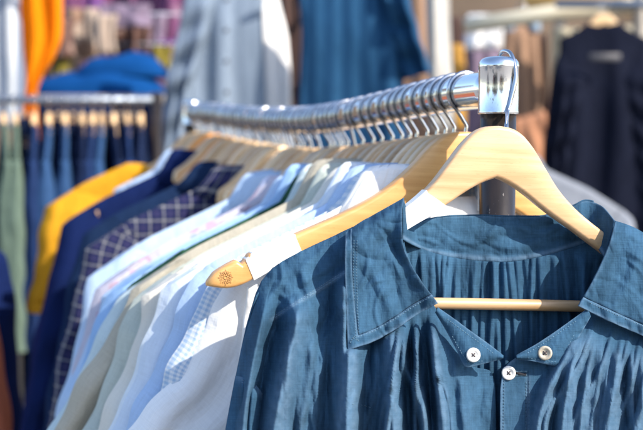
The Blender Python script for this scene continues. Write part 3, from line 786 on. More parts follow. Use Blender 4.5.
# collar stand round the neck
nb = 150
topc = resample([(403,199),(407,212),(414,224),(430,219.5),(455,216.5),(480,216),(510,217),(538,217),(558,212),(574,206),(586,201),(600,205),(615,221)], nb)
botc = resample([(403,240),(408,243),(430,252.5),(455,258.5),(480,261.5),(505,262.5),(530,259.5),(552,254.5),(575,247.5),(592,244),(605,258)], nb)
k = np.linspace(0, 1, nb)[:, None]; rr = np.linspace(0, 1, 26)[None, :]
px = topc[:, :1] * (1 - rr) + botc[:, :1] * rr; py = topc[:, 1:] * (1 - rr) + botc[:, 1:] * rr
fwdk = np.clip(1 - k / .10, 0, 1) ** 1.5 * .036 + np.clip((k - .86) / .14, 0, 1) ** 1.5 * .034
dz = -.0235 + fwdk + .0025 * np.sin(rr * math.pi) + wob(px, py, 31, .0010, .07, .04) * np.sin(rr * math.pi) + .0012 * sstep(rr, .86, .9) + creases(px, py, 313, (415, 220, 590, 252), 34, .0013, .05)
wear = np.exp(-((rr - .93) / .05) ** 2) * .7 * (1 + 0 * k) + np.exp(-(rr / .03) ** 2) * .35
stand = MB().grid(S(px, py, dz), uvpx(px, py) * [1, 1], wear).build('collar_stand', M['denim'], smock, solid=.0011)
# the rolled back leaf of the collar behind the neck
py2 = py[:, :1] - 1.0 + (rr ** 1.1) * 62; dz2 = -.0235 + fwdk - .0012 - .0085 * np.sqrt(np.clip(rr * 3, 0, 1))
sel = slice(14, 132)
MB().grid(S(np.broadcast_to(px[:, :1], py2.shape)[sel], py2[sel], dz2[sel]), uvpx(px, py2)[sel]).build('collar_back', M['denim'], smock, solid=.0011)

def flap(inner, outer, n, mrow, dzf, name, hemrow=True, sub=None):
    I, O = resample(inner, n), resample(outer, n); r = np.linspace(0, 1, mrow)[None, :, None]
    G = I[:, None] * (1 - r) + O[:, None] * r; return G[..., 0], G[..., 1], np.linspace(0, 1, n)[:, None], r[..., 0]
# left leaf : rows run from the top (over the hanger) to the bottom hem
top = [(346,233),(358,224),(374,215),(390,206),(404,198)]
right = [(404,198),(402,212),(402,226),(403,243),(411,264),(424,285),(438,303)]
left = [(346,233),(345,260),(346,300),(348,350)]
bot = [(348,350),(372,342),(396,329),(418,314),(438,303)]
C, u, v = coons(top, bot, left, right, 150, 150)
px, py = C[..., 0], C[..., 1]
d_in = 1 - u; d_out = u
dz = .024 + .0045 * sstep(v, 0, .18) - .012 * (1 - sstep(v, 0, .10)) ** 2
dz = dz + .006 * np.exp(-((d_in) / .10) ** 2) * sstep(v, .05, .3)              # the roll along the fold line
dz = dz - .0055 * np.exp(-(((px - 391) * .55 - (py - 247) * .42) / 4.5) ** 2) * np.exp(-(((px - 391) * .42 + (py - 247) * .55) / 13) ** 2)
dz = dz + ridge(px, py, [(377,228),(386,243),(394,262),(402,282)], 9, 6, .0032, grow=10) * (1 - sstep(py, 262, 290))
dz = dz + ridge(px, py, [(360,236),(372,268),(384,300),(392,330)], 16, 18, .0022, grow=20)
dz = dz + .004 * sstep(v, .55, 1) * np.exp(-((px - 352) / 22.) ** 2) + wob(px, py, 41, .0007, .09, .07)
hem = np.minimum(np.clip((1 - v) * 110, 0, 99), np.clip(u * 92 + 0 * v, 0, 99))
puck = np.sin(px * .52 + .6 * np.sin(px * .13)) * .00075 * np.exp(-((1 - v) * 110 - 5) ** 2 / 20.)
dz = dz + puck + .0009 * (hem < 10) - .0009 * np.exp(-((hem - 10.5) / 1.1) ** 2)
dz = dz + creases(px, py, 311, (350, 215, 432, 335), 26, .0012)
wear = np.exp(-(hem / 2.2) ** 2) * .65 + np.exp(-((hem - 10) / 1.4) ** 2) * .5 + np.exp(-((1 - u) / .02) ** 2) * .25
MB().grid(S(px, py, dz), uvpx(px, py), wear).build('collar_leaf', M['denim'], smock, solid=.0013)
def leafdz(P_, Z_):
    flat = P_.reshape(-1, 2); z = np.broadcast_to(Z_, P_.shape[:2]).reshape(-1)
    return lambda x, y: float(z[np.argmin((flat[:, 0] - x) ** 2 + (flat[:, 1] - y) ** 2)])
ld = leafdz(C, dz); st = MB()
stitches(st, ld, [(354,240),(353.5,270),(354.5,310),(356,338)], 2.8); stitches(st, ld, [(357,240),(356.5,270),(357.5,310),(359,334)], 2.8)
stitches(st, ld, [(357,337),(374,331),(396,318),(416,305),(430,297)], 2.8)
stitches(st, ld, [(350,343),(354,336),(359,341),(352,338)], 2.2)
st.build('seam_stitch', M['stitch'], smock)
# right leaf
top = [(615,221),(630,226),(643,233),(668,250),(700,276)]
left = [(615,221),(611,238),(606,252),(597,272),(588,289),(578,306)]
bot = [(578,306),(600,317),(622,327),(643,336),(672,349),(704,362)]
right = [(700,276),(704,310),(704,362)]
C, u, v = coons(top, bot, left, right, 150, 130)
px, py = C[..., 0], C[..., 1]
dz = .026 - .010 * (1 - sstep(v, 0, .14)) ** 2 + .006 * np.exp(-(u / .10) ** 2) * sstep(v, .02, .3) + wob(px, py, 47, .0008, .07, .06)
dz = dz + ridge(px, py, [(640,236),(634,270),(618,300),(610,318)], 18, 20, .0028, grow=16)
hem = np.clip((1 - v) * 95, 0, 99) + 0 * u
puck = np.sin(px * .50 + .8 * np.sin(px * .11)) * .00075 * np.exp(-(hem - 5) ** 2 / 20.)
dz = dz + puck + .0009 * (hem < 10) - .0009 * np.exp(-((hem - 10.5) / 1.1) ** 2)
dz = dz + creases(px, py, 312, (592, 228, 660, 335), 26, .0011)
wear = np.exp(-(hem / 2.2) ** 2) * .65 + np.exp(-((hem - 10) / 1.4) ** 2) * .5 + np.exp(-(u / .02) ** 2) * .25
MB().grid(S(px, py, dz), uvpx(px, py), wear).build('collar_leaf', M['denim'], smock, solid=.0013)
ld = leafdz(C, dz); st = MB()
stitches(st, ld, [(590,303),(606,310),(624,318),(643,326),(668,338)], 2.8)
st.build('seam_stitch', M['stitch'], smock)
# neckband ends
def band(topl, botl, dz0, name, wearside):
    A, B = resample(topl, 80), resample(botl, 80); r = np.linspace(0, 1, 40)[None, :, None]
    G = A[:, None] * (1 - r) + B[:, None] * r; px, py = G[..., 0], G[..., 1]; r = r[..., 0]; t = np.linspace(0, 1, 80)[:, None]
    dz = dz0(px, py) + .0018 + .0022 * np.sin(r * math.pi) + wob(px, py, 53 + wearside, .0006, .12, .1)
    wear = np.exp(-(r / .05) ** 2) * .55 + np.exp(-((1 - r) / .07) ** 2) * .6 + 0 * t
    if wearside: dz = dz + np.sin(py * .75) * .0009 * np.exp(-((1 - r) / .22) ** 2)
    MB().grid(S(px, py, dz), uvpx(px, py), wear).build('neckband', M['denim'], smock, solid=.0016)
    return leafdz(G, dz)
dl = lambda px, py: .019 + .0 * px
nl = band([(437,308),(452,318),(470,331),(488,344),(503,356.5)], [(436,312),(447,331),(457,350),(467,367),(481,364),(503,357.5)], lambda px, py: .0255 + .004 * sstep(px, 440, 470) * 1.0, 'neckband', 0)
nr = band([(588,309),(572,320),(553,333),(535,345),(516,356.5)], [(590,316),(580,334),(570,352),(562,367),(548,364),(516,358)], lambda px, py: .0255 + .002 * sstep(px, 590, 540), 'neckband', 1)
st = MB()
stitches(st, nl, [(447,319),(466,333),(484,346),(494,354)], 2.8); stitches(st, nl, [(452,336),(462,354),(468,362),(484,361)], 2.8)
stitches(st, nr, [(576,321),(556,335),(538,347),(526,354)], 2.8); stitches(st, nr, [(574,335),(566,350),(560,362)], 2.8); stitches(st, nr, [(556,362),(540,360),(526,357.5)], 2.8)
st.build('seam_stitch', M['stitch'], smock)
# buttons
def button(px, py, dz, mat, tilt=(0, 0)):
    c = S(px, py, dz); n = -FW + RT * tilt[0] + UP * tilt[1]; n = n / np.linalg.norm(n)
    x = np.cross(n, UP); x /= np.linalg.norm(x); y = np.cross(x, n); a = np.arange(36) / 36 * 2 * math.pi
    prof = [(.0001, .0011), (.0020, .0011), (.0026, .0013), (.0033, .0020), (.0043, .0022), (.0049, .0017), (.0051, .0008), (.0048, 0), (.0001, 0)]
    V = np.array([[c + (x * math.cos(q) + y * math.sin(q)) * r + n * h for q in a] for r, h in prof])
    b = MB().grid(V, closed_j=True).build('button', mat, smock)
    h = MB()
    for q in (0.8, 2.37, 3.94, 5.51):
        p = c + (x * math.cos(q) + y * math.sin(q)) * .0013
        h.tube([p + n * .0009, p + n * .0013], .00055, 10)
    for q in (0.8, 2.37):
        d = (x * math.cos(q) + y * math.sin(q)) * .0013; h.tube([c - d + n * .0012, c + n * .0018, c + d + n * .0012], .00035, 6)
    h.build('thread', M['thread_dark'], b, origin=b['_o'])
button(473, 355, nl(473, 355) + .0012, M['pearl'], (.1, .1)); button(545, 353, nr(545, 353) + .0012, M['horn'], (-.2, .05)); button(508.5, 373, rdz(508.5, 373) + .0012, M['pearl'], (-.05, .1))
bh = MB(); bz = rdz(521, 374)
bh.tube([S(515, 372.5, bz + .0008), S(520, 374, bz + .0012), S(526, 374.5, bz + .0008)], .0010, 8, mi=0)
for k in range(9):
    x = 516 + k * 1.3
    for s_ in (-1, 1): bh.tube([S(x, 373.4 + s_ * 1.2, bz + .0014), S(x + .4, 373.6 + s_ * 2.6, bz + .0010)], .0003, 5, mi=1)
bh.build('buttonhole', [M['black_dark'], M['stitch']], smock)

# ---- front hanger
def front_hanger():
    c = S(497, 126, 0); yaw = math.atan(.00014 * 1350)
    roll = math.radians(-2.6)
    a = np.array([math.cos(yaw) * math.cos(roll), math.sin(yaw) * math.cos(roll), math.sin(roll)]); n = np.array([-math.sin(yaw), math.cos(yaw), 0]); z = np.cross(a, n); z /= np.linalg.norm(z)
    if z[2] < 0: z = -z
    root = thing('wooden_hanger', 'foremost pale wooden hanger with trouser bar, hooked over the post and holding the blue smock', 'hanger', c, 'wooden hangers crowded on the chrome rail')
    mb, us, tz, bz = hanger_body(PROF_FRONT, c, a, n, z, ht=.0070, notch=False, bow=0)
    sh = mb.build('shoulder_piece', M['wood'], root)
    zb = -.1315
    MB().tube([c + a * t + z * (zb + .0006 * math.cos(t * 14)) for t in np.linspace(-.150, .150, 40)], .0043, 20).build('trouser_bar', M['wood'], root)
    # hook over the cap
    pts = [c + z * -.008 + a * .0075, P(506.5, 126, .846), P(507, 118, .868), P(508, 110, .8795), P(511, 99, .8805), P(514, 87, .8805), P(515.6, 75, .8810), P(514, 62, .8840), P(509.5, 52.5, .8900), P(504, 51, .897), P(499.5, 56, .905), P(498, 62, .914)]
    MB().tube(resample(pts, 60), .0017, 10).build('hook', M['hook'], root)
    V, q = [], np.linspace(-.083, -.045, 9)  # white sleeve wrapped round the left arm, ends cut slanting
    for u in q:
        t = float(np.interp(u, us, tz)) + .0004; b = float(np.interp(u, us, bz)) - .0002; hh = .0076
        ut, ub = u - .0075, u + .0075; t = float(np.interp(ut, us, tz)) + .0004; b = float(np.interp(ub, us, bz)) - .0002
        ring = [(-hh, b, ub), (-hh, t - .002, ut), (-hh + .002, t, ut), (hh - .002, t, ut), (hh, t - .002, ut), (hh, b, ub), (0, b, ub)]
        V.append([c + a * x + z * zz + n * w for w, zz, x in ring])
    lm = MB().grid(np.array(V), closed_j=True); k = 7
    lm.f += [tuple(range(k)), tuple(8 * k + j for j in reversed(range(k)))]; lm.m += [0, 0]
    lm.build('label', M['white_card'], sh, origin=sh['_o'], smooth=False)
front_hanger()
#BG0#
# ------------------------------------------------------------------ the market behind
def closed_drape(mb, Lp, Rp, D, th=.02, amp=.012, nfold=5, seed=0, nu=44, nv=44, bulge=.0, dslope=0.0):
    """a hanging cloth with two sides: outlines in photo pixels at their own distance D"""
    A, B = resample(Lp, nv), resample(Rp, nv); q = np.linspace(-1, 1, nu)[:, None]; t = np.linspace(0, 1, nv)[None, :]
    px = A[:, 0][None] * (1 - q) / 2 + B[:, 0][None] * (1 + q) / 2; py = A[:, 1][None] * (1 - q) / 2 + B[:, 1][None] * (1 + q) / 2
    e = np.sqrt(np.clip(1 - np.abs(q) ** 4, 0, 1)) * np.sqrt(np.clip(1 - np.abs(2 * t - 1) ** 14, 0, 1))
    f = foldfield(q * nfold / 5, t + .3, seed, 6, amp) * np.clip((1 - np.abs(q)) * 6, 0, 1)
    base = np.array([[P(px[i, j], py[i, j], D) for j in range(nv)] for i in range(nu)])
    nrm = FW * [1, 1, 0]; nrm = nrm / np.linalg.norm(nrm)
    uv = np.stack([px * D / F, -py * D / F], -1)
    mb.grid(base + (f - th * e - bulge * e * e)[..., None] * nrm, uv); mb.grid(base + (f + th * e)[..., None] * nrm, uv + .3, flip=True)
    return mb
def drape(name, label, cat, mat, Lp, Rp, D, group=None, **k):
    o0 = P((Lp[0][0] + Rp[0][0]) / 2, Lp[-1][1], D)
    o = closed_drape(MB(), Lp, Rp, D, **k).build(name, mat, None, origin=o0)
    return tag(o, label, cat, group)
B = {
 'greyblue': W('grey_blue_chambray', (.15, .195, .26), 'stripe', (.18, .23, .30), slub=.15, scale=.05),
 'bgdenim': W('mid_blue_denim', (.010, .042, .100), 'stripe', (.020, .072, .150), slub=.2, scale=.048),
 'white': MG['white'],
 'sagegreen': W('sage_green_cotton', (.105, .15, .12), slub=.15), 'darknavy': W('dark_navy_cotton', (.010, .018, .05), slub=.2),
 'jean': W('jeans_blue', (.028, .068, .16), slub=.25), 'jeandark': W('dark_jeans', (.016, .034, .10), slub=.25),
 'orange': W('orange_silk', (.88, .30, .008), slub=.15, trans=.45), 'stripegrey': W('white_grey_stripe', (.52, .56, .60), 'stripe', (.16, .20, .28), slub=.1, scale=.055),
 'royal': W('royal_blue_fleece', (.004, .050, .19), slub=.12), 'pink': W('pink_print', (.14, .055, .12), 'floral', (.19, .11, .17), col3=(.09, .04, .10), scale=.09),
 'purple': W('purple_print', (.13, .055, .18), 'floral', (.22, .10, .24), col3=(.07, .045, .09), scale=.10), 'cream': W('cream_print', (.34, .27, .22), 'floral', (.22, .14, .10), col3=(.40, .36, .31), scale=.12),
 'brown': W('brown_print', (.12, .07, .06), 'floral', (.25, .17, .14), col3=(.30, .26, .26), scale=.08), 'olive': W('olive_cotton', (.17, .14, .03), slub=.2),
 'blackish': W('navy_black_wool', (.007, .009, .019), slub=.3), 'grey': W('grey_jersey', (.20, .22, .26), slub=.1),
 'tan': W('tan_cotton', (.27, .17, .115), slub=.2), 'darkbrown': W('dark_brown_cotton', (.07, .045, .04), slub=.2), 'lav': W('lavender_grey_cotton', (.18, .14, .20), slub=.15),
 'palegrey': W('pale_grey_cotton', (.40, .39, .37), slub=.08), 'mustard': W('mustard_cotton', (.36, .20, .05), slub=.1), 'creamplain': W('cream_cotton', (.50, .45, .33), slub=.08, trans=.2),
 'stripebrown': W('cream_brown_stripe', (.62, .56, .46), 'stripe_h', (.22, .13, .09), slub=.1, scale=.06), 'rust': W('rust_cotton', (.38, .12, .07), slub=.1),
 'canvas': W('white_canvas', (.16, .12, .09), slub=.12, trans=.03), 'peach': W('peach_cotton', (.40, .20, .12), slub=.15),
 'frame': plain('grey_painted_tube', (.17, .15, .125), .45, .15), 'ochre': plain('ochre_board', (.42, .26, .09), .6, .2, 6), 'board': plain('grey_board', (.30, .27, .24), .7, .15),
 'greylabel': plain('grey_neck_label', (.055, .055, .065), .6, .05),
 'tube': metal('dull_rail_tube', (.26, .30, .36), .5),
}
# --- stall frame the upper clothes hang from
stall = thing('stall_frame', 'grey tube frame of the market stall behind the rail', 'stall frame', tuple(P(443, 135, 3.45) * [1, 1, 0]))
def post_at(px, D, top, r=.024):
    p = P(px, 100, D); MB().tube([[p[0], p[1], 0], [p[0], p[1], top / 2], [p[0], p[1], top]], r, 16).build('post', B['frame'], stall); return p
zt = P(0, -78, 3.2)[2]
pa = post_at(-150, 3.45, zt + .5); pb = post_at(390, 3.45, zt + .5); pc = post_at(638, 4.25, zt + .5); pd = post_at(800, 4.25, zt + .5)
MB().tube([P(-150, -78, 3.2), P(150, -78, 3.2), P(500, -78, 3.2)], .014, 14).build('hanging_bar', B['tube'], stall)
for d in (-150, 390):
    q = P(d, -78, 3.2); MB().tube([q, q + np.array([0, .13, 0]), q + np.array([0, .26, 0])], .013, 12).build('bracket', B['frame'], stall)
MB().tube([P(556, 4, 4.2), [pd[0], pd[1], P(0, 4, 4.2)[2]]], .016, 14).build('hanging_bar', B['tube'], stall)
MB().tube([P(465, 26, 4.3), P(560, 12, 4.3), P(760, -6, 4.3)], .030, 14).build('slanting_bar', plain('cream_painted_tube', (.60, .55, .42), .45, .05), stall)

# --- clothes on the frame, above the rail
HB = 'clothes hanging on the stall frame'
def hung(px, py, D, ang, name, label, cat, mat, hk=True, hlabel=None, hkind='pale', hscale=1.0, **k):
    o = P(px, py, D); fr = Frame(o, ang)
    r = garment(fr, name, label, cat, mat, **k)
    if hk: place_hanger(None, hlabel or 'wooden hanger holding the ' + label, hkind, group='wooden hangers on the stall behind', loc=o - ZZ * 0, ang=ang, scale=hscale)
    return r
o = P(226, -78, 3.2)
hung(226, -78, 3.2, .0, 'grey_blue_shirt', 'grey blue buttoned shirt hanging high behind the far end of the rail', 'shirt', B['greyblue'], hlabel='wooden hanger holding the grey blue buttoned shirt', group=HB, buttons=6, button_mat=M['thread_dark'],
     edge=[(188,-33),(184,0),(176,40),(167,85),(160,130),(153,185)], tip=.115, wb=.120, sides=(-1,), hem=-.80, half_t=.045, fold=.022, seed=61, sleeve_w=(.10,.085), dense=1.2)
drape('white_shirt', 'sunlit white shirt beside the grey blue shirt', 'shirt', B['white'], [(238,-70),(242,0),(247,60),(252,120),(258,190)], [(270,-70),(279,0),(288,40),(291,90),(291,190)], 3.36, HB, th=.03, amp=.012, seed=4)
drape('brown_shirt', 'narrow dark brown cloth between the white shirt and the blue denim shirt', 'shirt', B['darkbrown'], [(272,-70),(275,0),(276,80),(276,120)], [(300,-70),(302,0),(303,80),(304,120)], 3.62, HB, th=.03, seed=5)
hung(352, -74, 3.1, .0, 'denim_shirt', 'mid blue denim shirt hanging high above the middle of the rail', 'shirt', B['bgdenim'], hlabel='wooden hanger holding the mid blue denim shirt', group=HB, buttons=1, button_mat=B['peach'],
     edge_uv=[(-.152,-.08),(-.160,-.2),(-.185,-.30),(-.212,-.375),(-.214,-.39)], tip=.152, wb=.166, sides=(1,), hem=-.86, half_t=.045, fold=.024, seed=66, sleeve_w=(.09,.085), dense=1.3)

# --- left rail, seen from its side
lr = thing('clothes_rail', 'grey clothes rail at left holding jeans and sage shirts', 'clothes rail', tuple(P(157, 100, 3.0) * [1, 1, 0]))
a, b = P(-70, 100, 3.0), P(157, 100, 3.0)
MB().tube([a, (a + b) / 2, b], .0105, 20).build('rail_tube', B['tube'], lr)
for e in (a, b):
    MB().tube([e + ZZ * .02, e - ZZ * .7, [e[0], e[1], .03]], .014, 16).build('post', M['post'], lr)
    MB().tube([[e[0], e[1] - .25, .02], [e[0], e[1], .02], [e[0], e[1] + .25, .02]], .014, 12).build('foot', M['post'], lr)
LG = 'clothes hanging on the left rail'; r3 = np.random.default_rng(5)
items = [(-22,'darknavy','dark navy top at the very left of the left rail',''),(3,'sagegreen','sage green shirt leftmost on the left rail',''),(15,'sagegreen','sage green shirt beside the dark blue jeans jackets',''),
         (34,'jeandark','dark jeans jacket under the orange cloth',''),(49,'jean','worn blue jeans jacket, third from the sage shirt',''),(65,'jean','faded jeans jacket in the middle of the left rail',''),(82,'darknavy','blackish navy jacket left of the rail middle',''),
         (93,'jeandark','dark blue jacket above the yellow sweater',''),(102,'jean','blue jacket behind the yellow shoulder',''),(113,'darknavy','navy jacket right of the blue jacket',''),(127,'jeandark','deep blue jacket second from the end of the left rail',''),(141,'darknavy','dark navy coat nearest the end post of the left rail','')]
for n_, (px, mk, lab, _) in enumerate(items):
    an = math.radians(90 + r3.uniform(-4, 3)) + math.atan((CX - px) / F); o = P(px, 100, 3.0); fr = Frame(o, an)
    garment(fr, 'hanging_jacket' if 'sage' not in mk else 'hanging_shirt', lab, 'jacket' if 'sage' not in mk else 'shirt', B[mk], group=LG, edge_uv=[(-.222,-.135),(-.232,-.17),(-.238,-.3),(-.243,-.5),(-.247,-.62)], hem=-.56 if 'sage' in mk else -.74, half_t=.019, fold=.008, seed=80 + n_, collar=False, neck=.05, sleeve_w=(.11, .07), dense=.7)
    h = place_hanger(None, 'hanger end holding the ' + lab, 'small', group='wooden hangers on the left rail', loc=o, ang=an)
for n_, (px, lab) in enumerate(((24, 'black navy shirt squeezed behind the second sage shirt'), (58, 'narrow black navy shirt between two jeans jackets'), (73, 'slim black navy shirt left of the blackish jacket'), (120, 'black navy shirt next to the deep blue jacket'), (134, 'black navy shirt beside the dark navy coat'))):
    o = P(px, 100, 3.06); an = math.radians(90) + math.atan((CX - px) / F); fr = Frame(o, an)
    garment(fr, 'hanging_shirt', lab, 'shirt', B['darknavy'], group=LG, edge_uv=[(-.222,-.135),(-.232,-.17),(-.238,-.3),(-.243,-.5),(-.247,-.62)], hem=-.8, half_t=.017, fold=.008, seed=180 + n_, collar=True, neck=.07, sleeve_w=(.11, .07), dense=.7)
    place_hanger(None, 'hanger end holding the ' + lab, 'small', group='wooden hangers on the left rail', loc=o, ang=an)
fr = Frame(P(29, 100, 3.06), math.radians(100))
garment(fr, 'striped_dress', 'cream and brown striped dress showing below the sage shirt', 'dress', B['stripebrown'], group=LG, edge_uv=[(-.15,-.12),(-.16,-.3),(-.17,-.6)], hem=-.80, half_t=.022, fold=.006, seed=99, collar=False, neck=.1, sleeves=False, dense=.7)
# things at the far left edge
drape('orange_tunic', 'orange silky cloth hanging above the left rail', 'tunic', B['orange'], [(18,-75),(20,0),(23,45),(26,85),(20,120),(19,142)], [(58,-75),(63,0),(62.5,33),(55,57),(43,76),(37,95),(40,142)], 3.16, HB, th=.018, amp=.03, nfold=4, seed=7)
drape('striped_shirt', 'white and grey striped shirt at the upper left corner', 'shirt', B['stripegrey'], [(-60,-75),(-62,0),(-62,60),(-62,128)], [(20,-75),(21,0),(22,45),(25,80),(24,128)], 3.4, HB, th=.03, amp=.02, seed=8)
near = thing('clothes_stand', 'short clothes stand just outside the left edge, holding a navy coat', 'clothes stand', tuple(P(-125, 165, 2.0) * [1, 1, 0]))
p = P(-125, 165, 2.0)
MB().tube([p + [0, -.25, 0], p, p + [0, .12, 0]], .0125, 16).build('rail_tube', B['tube'], near)
MB().tube([p + [0, .12, .02], p + [0, .12, -.7], [p[0], p[1] + .12, .02]], .014, 16).build('post', M['post'], near)
MB().tube([[p[0] - .2, p[1] + .12, .02], [p[0], p[1] + .12, .02], [p[0] + .2, p[1] + .12, .02]], .014, 12).build('foot', M['post'], near)
hung(-125, 165, 2.0, 0, 'navy_coat', 'navy coat at the lower left edge of the picture', 'coat', MG['navy'], hlabel='wooden hanger holding the navy coat on the short stand', edge_uv=[(-.200,-.128),(-.226,-.16),(-.240,-.27),(-.246,-.46),(-.250,-.6)], hem=-.72, half_t=.03, fold=.01, seed=71, collar=False)
hung(-142, 158, 1.86, 0, 'rust_dress', 'rust coloured dress in front of the navy coat', 'dress', B['rust'], hlabel='wooden hanger holding the rust dress', edge_uv=[(-.205,-.13),(-.21,-.2),(-.226,-.3),(-.238,-.45),(-.245,-.6)], hem=-.72, half_t=.03, fold=.01, seed=72, collar=False)

# --- shelf with folded blue blankets, prints behind it
shelf = thing('display_shelf', 'tall board shelf carrying the bright blue blankets', 'shelf', tuple(P(100, 100, 3.9) * [1, 1, 0]))
c = P(100, 101, 3.9)
MB().box(c, (.36, .2, .015), bev=.004).build('shelf_board', B['board'], shelf)
for sx in (-.33, .33):
    for sy in (-.17, .17): MB().tube([c + [sx, sy, -.015], c + [sx, sy, -.8], [c[0] + sx, c[1] + sy, 0]], .017, 10).build('leg', B['frame'], shelf)
def mound(name, label, cat, mat, x0, x1, y0, y1, D, depth, seed, group=None, prof=None):
    nu, nv = 60, 40; q = np.linspace(-1, 1, nu)[:, None]; an = np.linspace(0, math.pi, nv)[None, :]
    e = (1 - np.abs(q) ** 3.2).clip(0) ** .5
    lump = 1 + .10 * np.sin(q * 5 + seed) * np.sin(an * 2 + seed) + foldfield(q * 2, an, int(seed * 10), 6, .05)
    if prof is not None: lump = lump * smooth_interp(q, *prof)
    cx, w = (x0 + x1) / 2, (x1 - x0) / 2; b = P(cx, y1, D); hw = w * D / F; hh = (y1 - y0) * D / F
    V = np.zeros((nu, nv, 3)); V[..., 0] = b[0] + q * hw; V[..., 1] = b[1] - np.cos(an) * depth * (.35 + .65 * e); V[..., 2] = b[2] + np.abs(np.sin(an)) ** .55 * hh * e * lump
    uv = np.stack([V[..., 0], V[..., 1] + V[..., 2]], -1); mb = MB().grid(V, uv, flip=False)
    Vb = np.stack([V[:, 0], V[:, -1]], 1); mb.grid(Vb, flip=True)
    return tag(mb.build(name, mat, None, origin=b), label, cat, group)
mound('blue_blanket', 'wide bright blue folded blanket lying on the shelf', 'blanket', B['royal'], 36, 166, 71, 97, 3.9, .17, 1.0, 'bright blue blankets', ([-1, -.8, -.3, .2, 1], [.8, .95, .9, 1, 1]))
mound('blue_blanket', 'smaller bright blue blanket heaped on top of the wide one', 'blanket', B['royal'], 76, 167, 53, 77, 3.9, .13, 2.2, 'bright blue blankets', ([-1, -.6, 0, .6, 1], [.4, .75, 1, 1, .9]))
PR = 'printed cloths hanging behind the blankets'
cl = [('pink', 60, 84, -60, 30, 'pink print cloth at the left of the row'), ('purple', 74, 104, -60, 34, 'purple print cloth left of the middle'), ('cream', 66, 98, 8, 62, 'low cream print cloth under the pink one'), ('pink', 98, 132, -60, 16, 'pink print cloth in the middle of the row'),
      ('brown', 110, 138, 14, 62, 'dark brown print cloth above the small blanket'), ('cream', 92, 116, 14, 56, 'low cream print cloth left of the brown one'), ('lav', 100, 150, 4, 30, 'lavender grey cloth across the middle'), ('pink', 128, 160, -60, 22, 'pink print cloth right of the middle'),
      ('brown', 132, 150, 26, 66, 'dark brown print cloth right of the middle'), ('lav', 146, 166, 12, 62, 'lavender cloth near the grey blue shirt'), ('pink', 158, 186, -60, 50, 'pink print cloth nearest the grey blue shirt'), ('olive', 52, 70, 44, 92, 'olive cloth at the lower left of the blankets'), ('olive', 152, 172, 46, 72, 'olive cloth at the right end of the blankets'), ('purple', 160, 180, 40, 80, 'purple print cloth behind the olive one'), ('cream', 60, 80, 40, 84, 'low cream print cloth beside the olive one'), ('brown',56,74,18,60,'dark brown print cloth at the left end')]
for n_, (mk, x0, x1, y0, y1, lab) in enumerate(cl):
    D = 4.28 + .05 * (n_ % 5); D = D + (.25 if y0 < -20 else 0)
    drape('printed_cloth', lab, 'cloth', B[mk], [(x0 - 2, y0), (x0 + 1, (y0 + y1) / 2), (x0, y1)], [(x1 + 2, y0), (x1 - 1, (y0 + y1) / 2), (x1 + 1, y1 - 3)], D, PR, th=.025, amp=.02, seed=120 + n_, nu=30, nv=24)
drape('backing_cloth', 'dusty plum cloth hung behind all the printed cloths', 'cloth', W('plum_cotton', (.13, .075, .10), 'floral', (.22, .13, .15), slub=.2, col3=(.10, .08, .05), scale=.14), [(36,-62),(36,20),(36,100)], [(200,-62),(200,20),(200,100)], 4.95, PR, th=.02, amp=.02, seed=300)
drape('shelf_skirt', 'dark navy cloth hanging from the front of the shelf', 'cloth', B['darknavy'], [(34,104),(34,200),(34,330)], [(168,104),(168,200),(168,330)], 3.68, None, th=.012, amp=.02, seed=301)
rk = thing('cloth_rack', 'low wire rack the printed cloths hang from', 'rack', tuple(P(115, 30, 4.6) * [1, 1, 0]))
for yy, DD in ((-58, 4.62), (14, 4.40), (44, 4.40)):
    MB().tube([P(40, yy, DD), P(115, yy, DD), P(195, yy, DD)], .003, 8).build('wire', B['tube'], rk)
for x_ in (40, 195):
    q = P(x_, 0, 4.5); MB().tube([[q[0], q[1], 0], [q[0], q[1], 1], [q[0], q[1], 2.45]], .012, 10).build('post', B['tube'], rk)

# --- right side
NJ = (604, 4, 3.9)
hung(*NJ, 0.0, 'navy_jacket', 'blackish navy jacket with grey neck label hanging at the right', 'jacket', B['blackish'], hlabel='honey wooden hanger holding the blackish navy jacket', hkind='small', group=HB,
     edge=[(560,50),(553,70),(548,105),(544,150),(540,215),(536,270)], tip=.150, wb=.19, hem=-1.02, half_t=.04, fold=.02, neck=.05, seed=131, sleeve_w=(.13,.085), collar=False, dense=1.2)
jr = [o for o in bpy.data.objects if o.get('label', '').startswith('blackish navy jacket')][0]
c = P(605, 57, 3.9 - .075)
MB().box(c, (.052, .004, .012), bev=.002).build('neck_label', B['greylabel'], jr)
hung(503, 130, 2.6, 0.0, 'grey_cardigan', 'grey cardigan of which one rounded shoulder shows below the navy jacket', 'cardigan', B['grey'], hlabel='wooden hanger holding the grey cardigan', tip=.272, top_off=.009, edge_uv=[(-.272,-.178),(-.30,-.21),(-.315,-.35),(-.32,-.5),(-.325,-.62)], hem=-.7, half_t=.035, fold=.010, seed=133, neck=.08)
p = P(503, 130, 2.6)
cst = thing('clothes_stand', 'single post clothes stand behind the chrome post, holding the grey cardigan', 'clothes stand', (p[0], p[1] + .3, 0))
MB().tube([p + [0, -.012, 0], p + [0, .12, 0], p + [0, .3, 0]], .0125, 16).build('arm', M['post'], cst)
MB().tube([p + [0, .3, .01], p + [0, .3, -.7], [p[0], p[1] + .3, .02]], .014, 16).build('post', M['post'], cst)
MB().tube([[p[0] - .22, p[1] + .3, .02], [p[0], p[1] + .3, .02], [p[0] + .22, p[1] + .3, .02]], .014, 12).build('foot', M['post'], cst)
RG = 'clothes hanging in the back row'
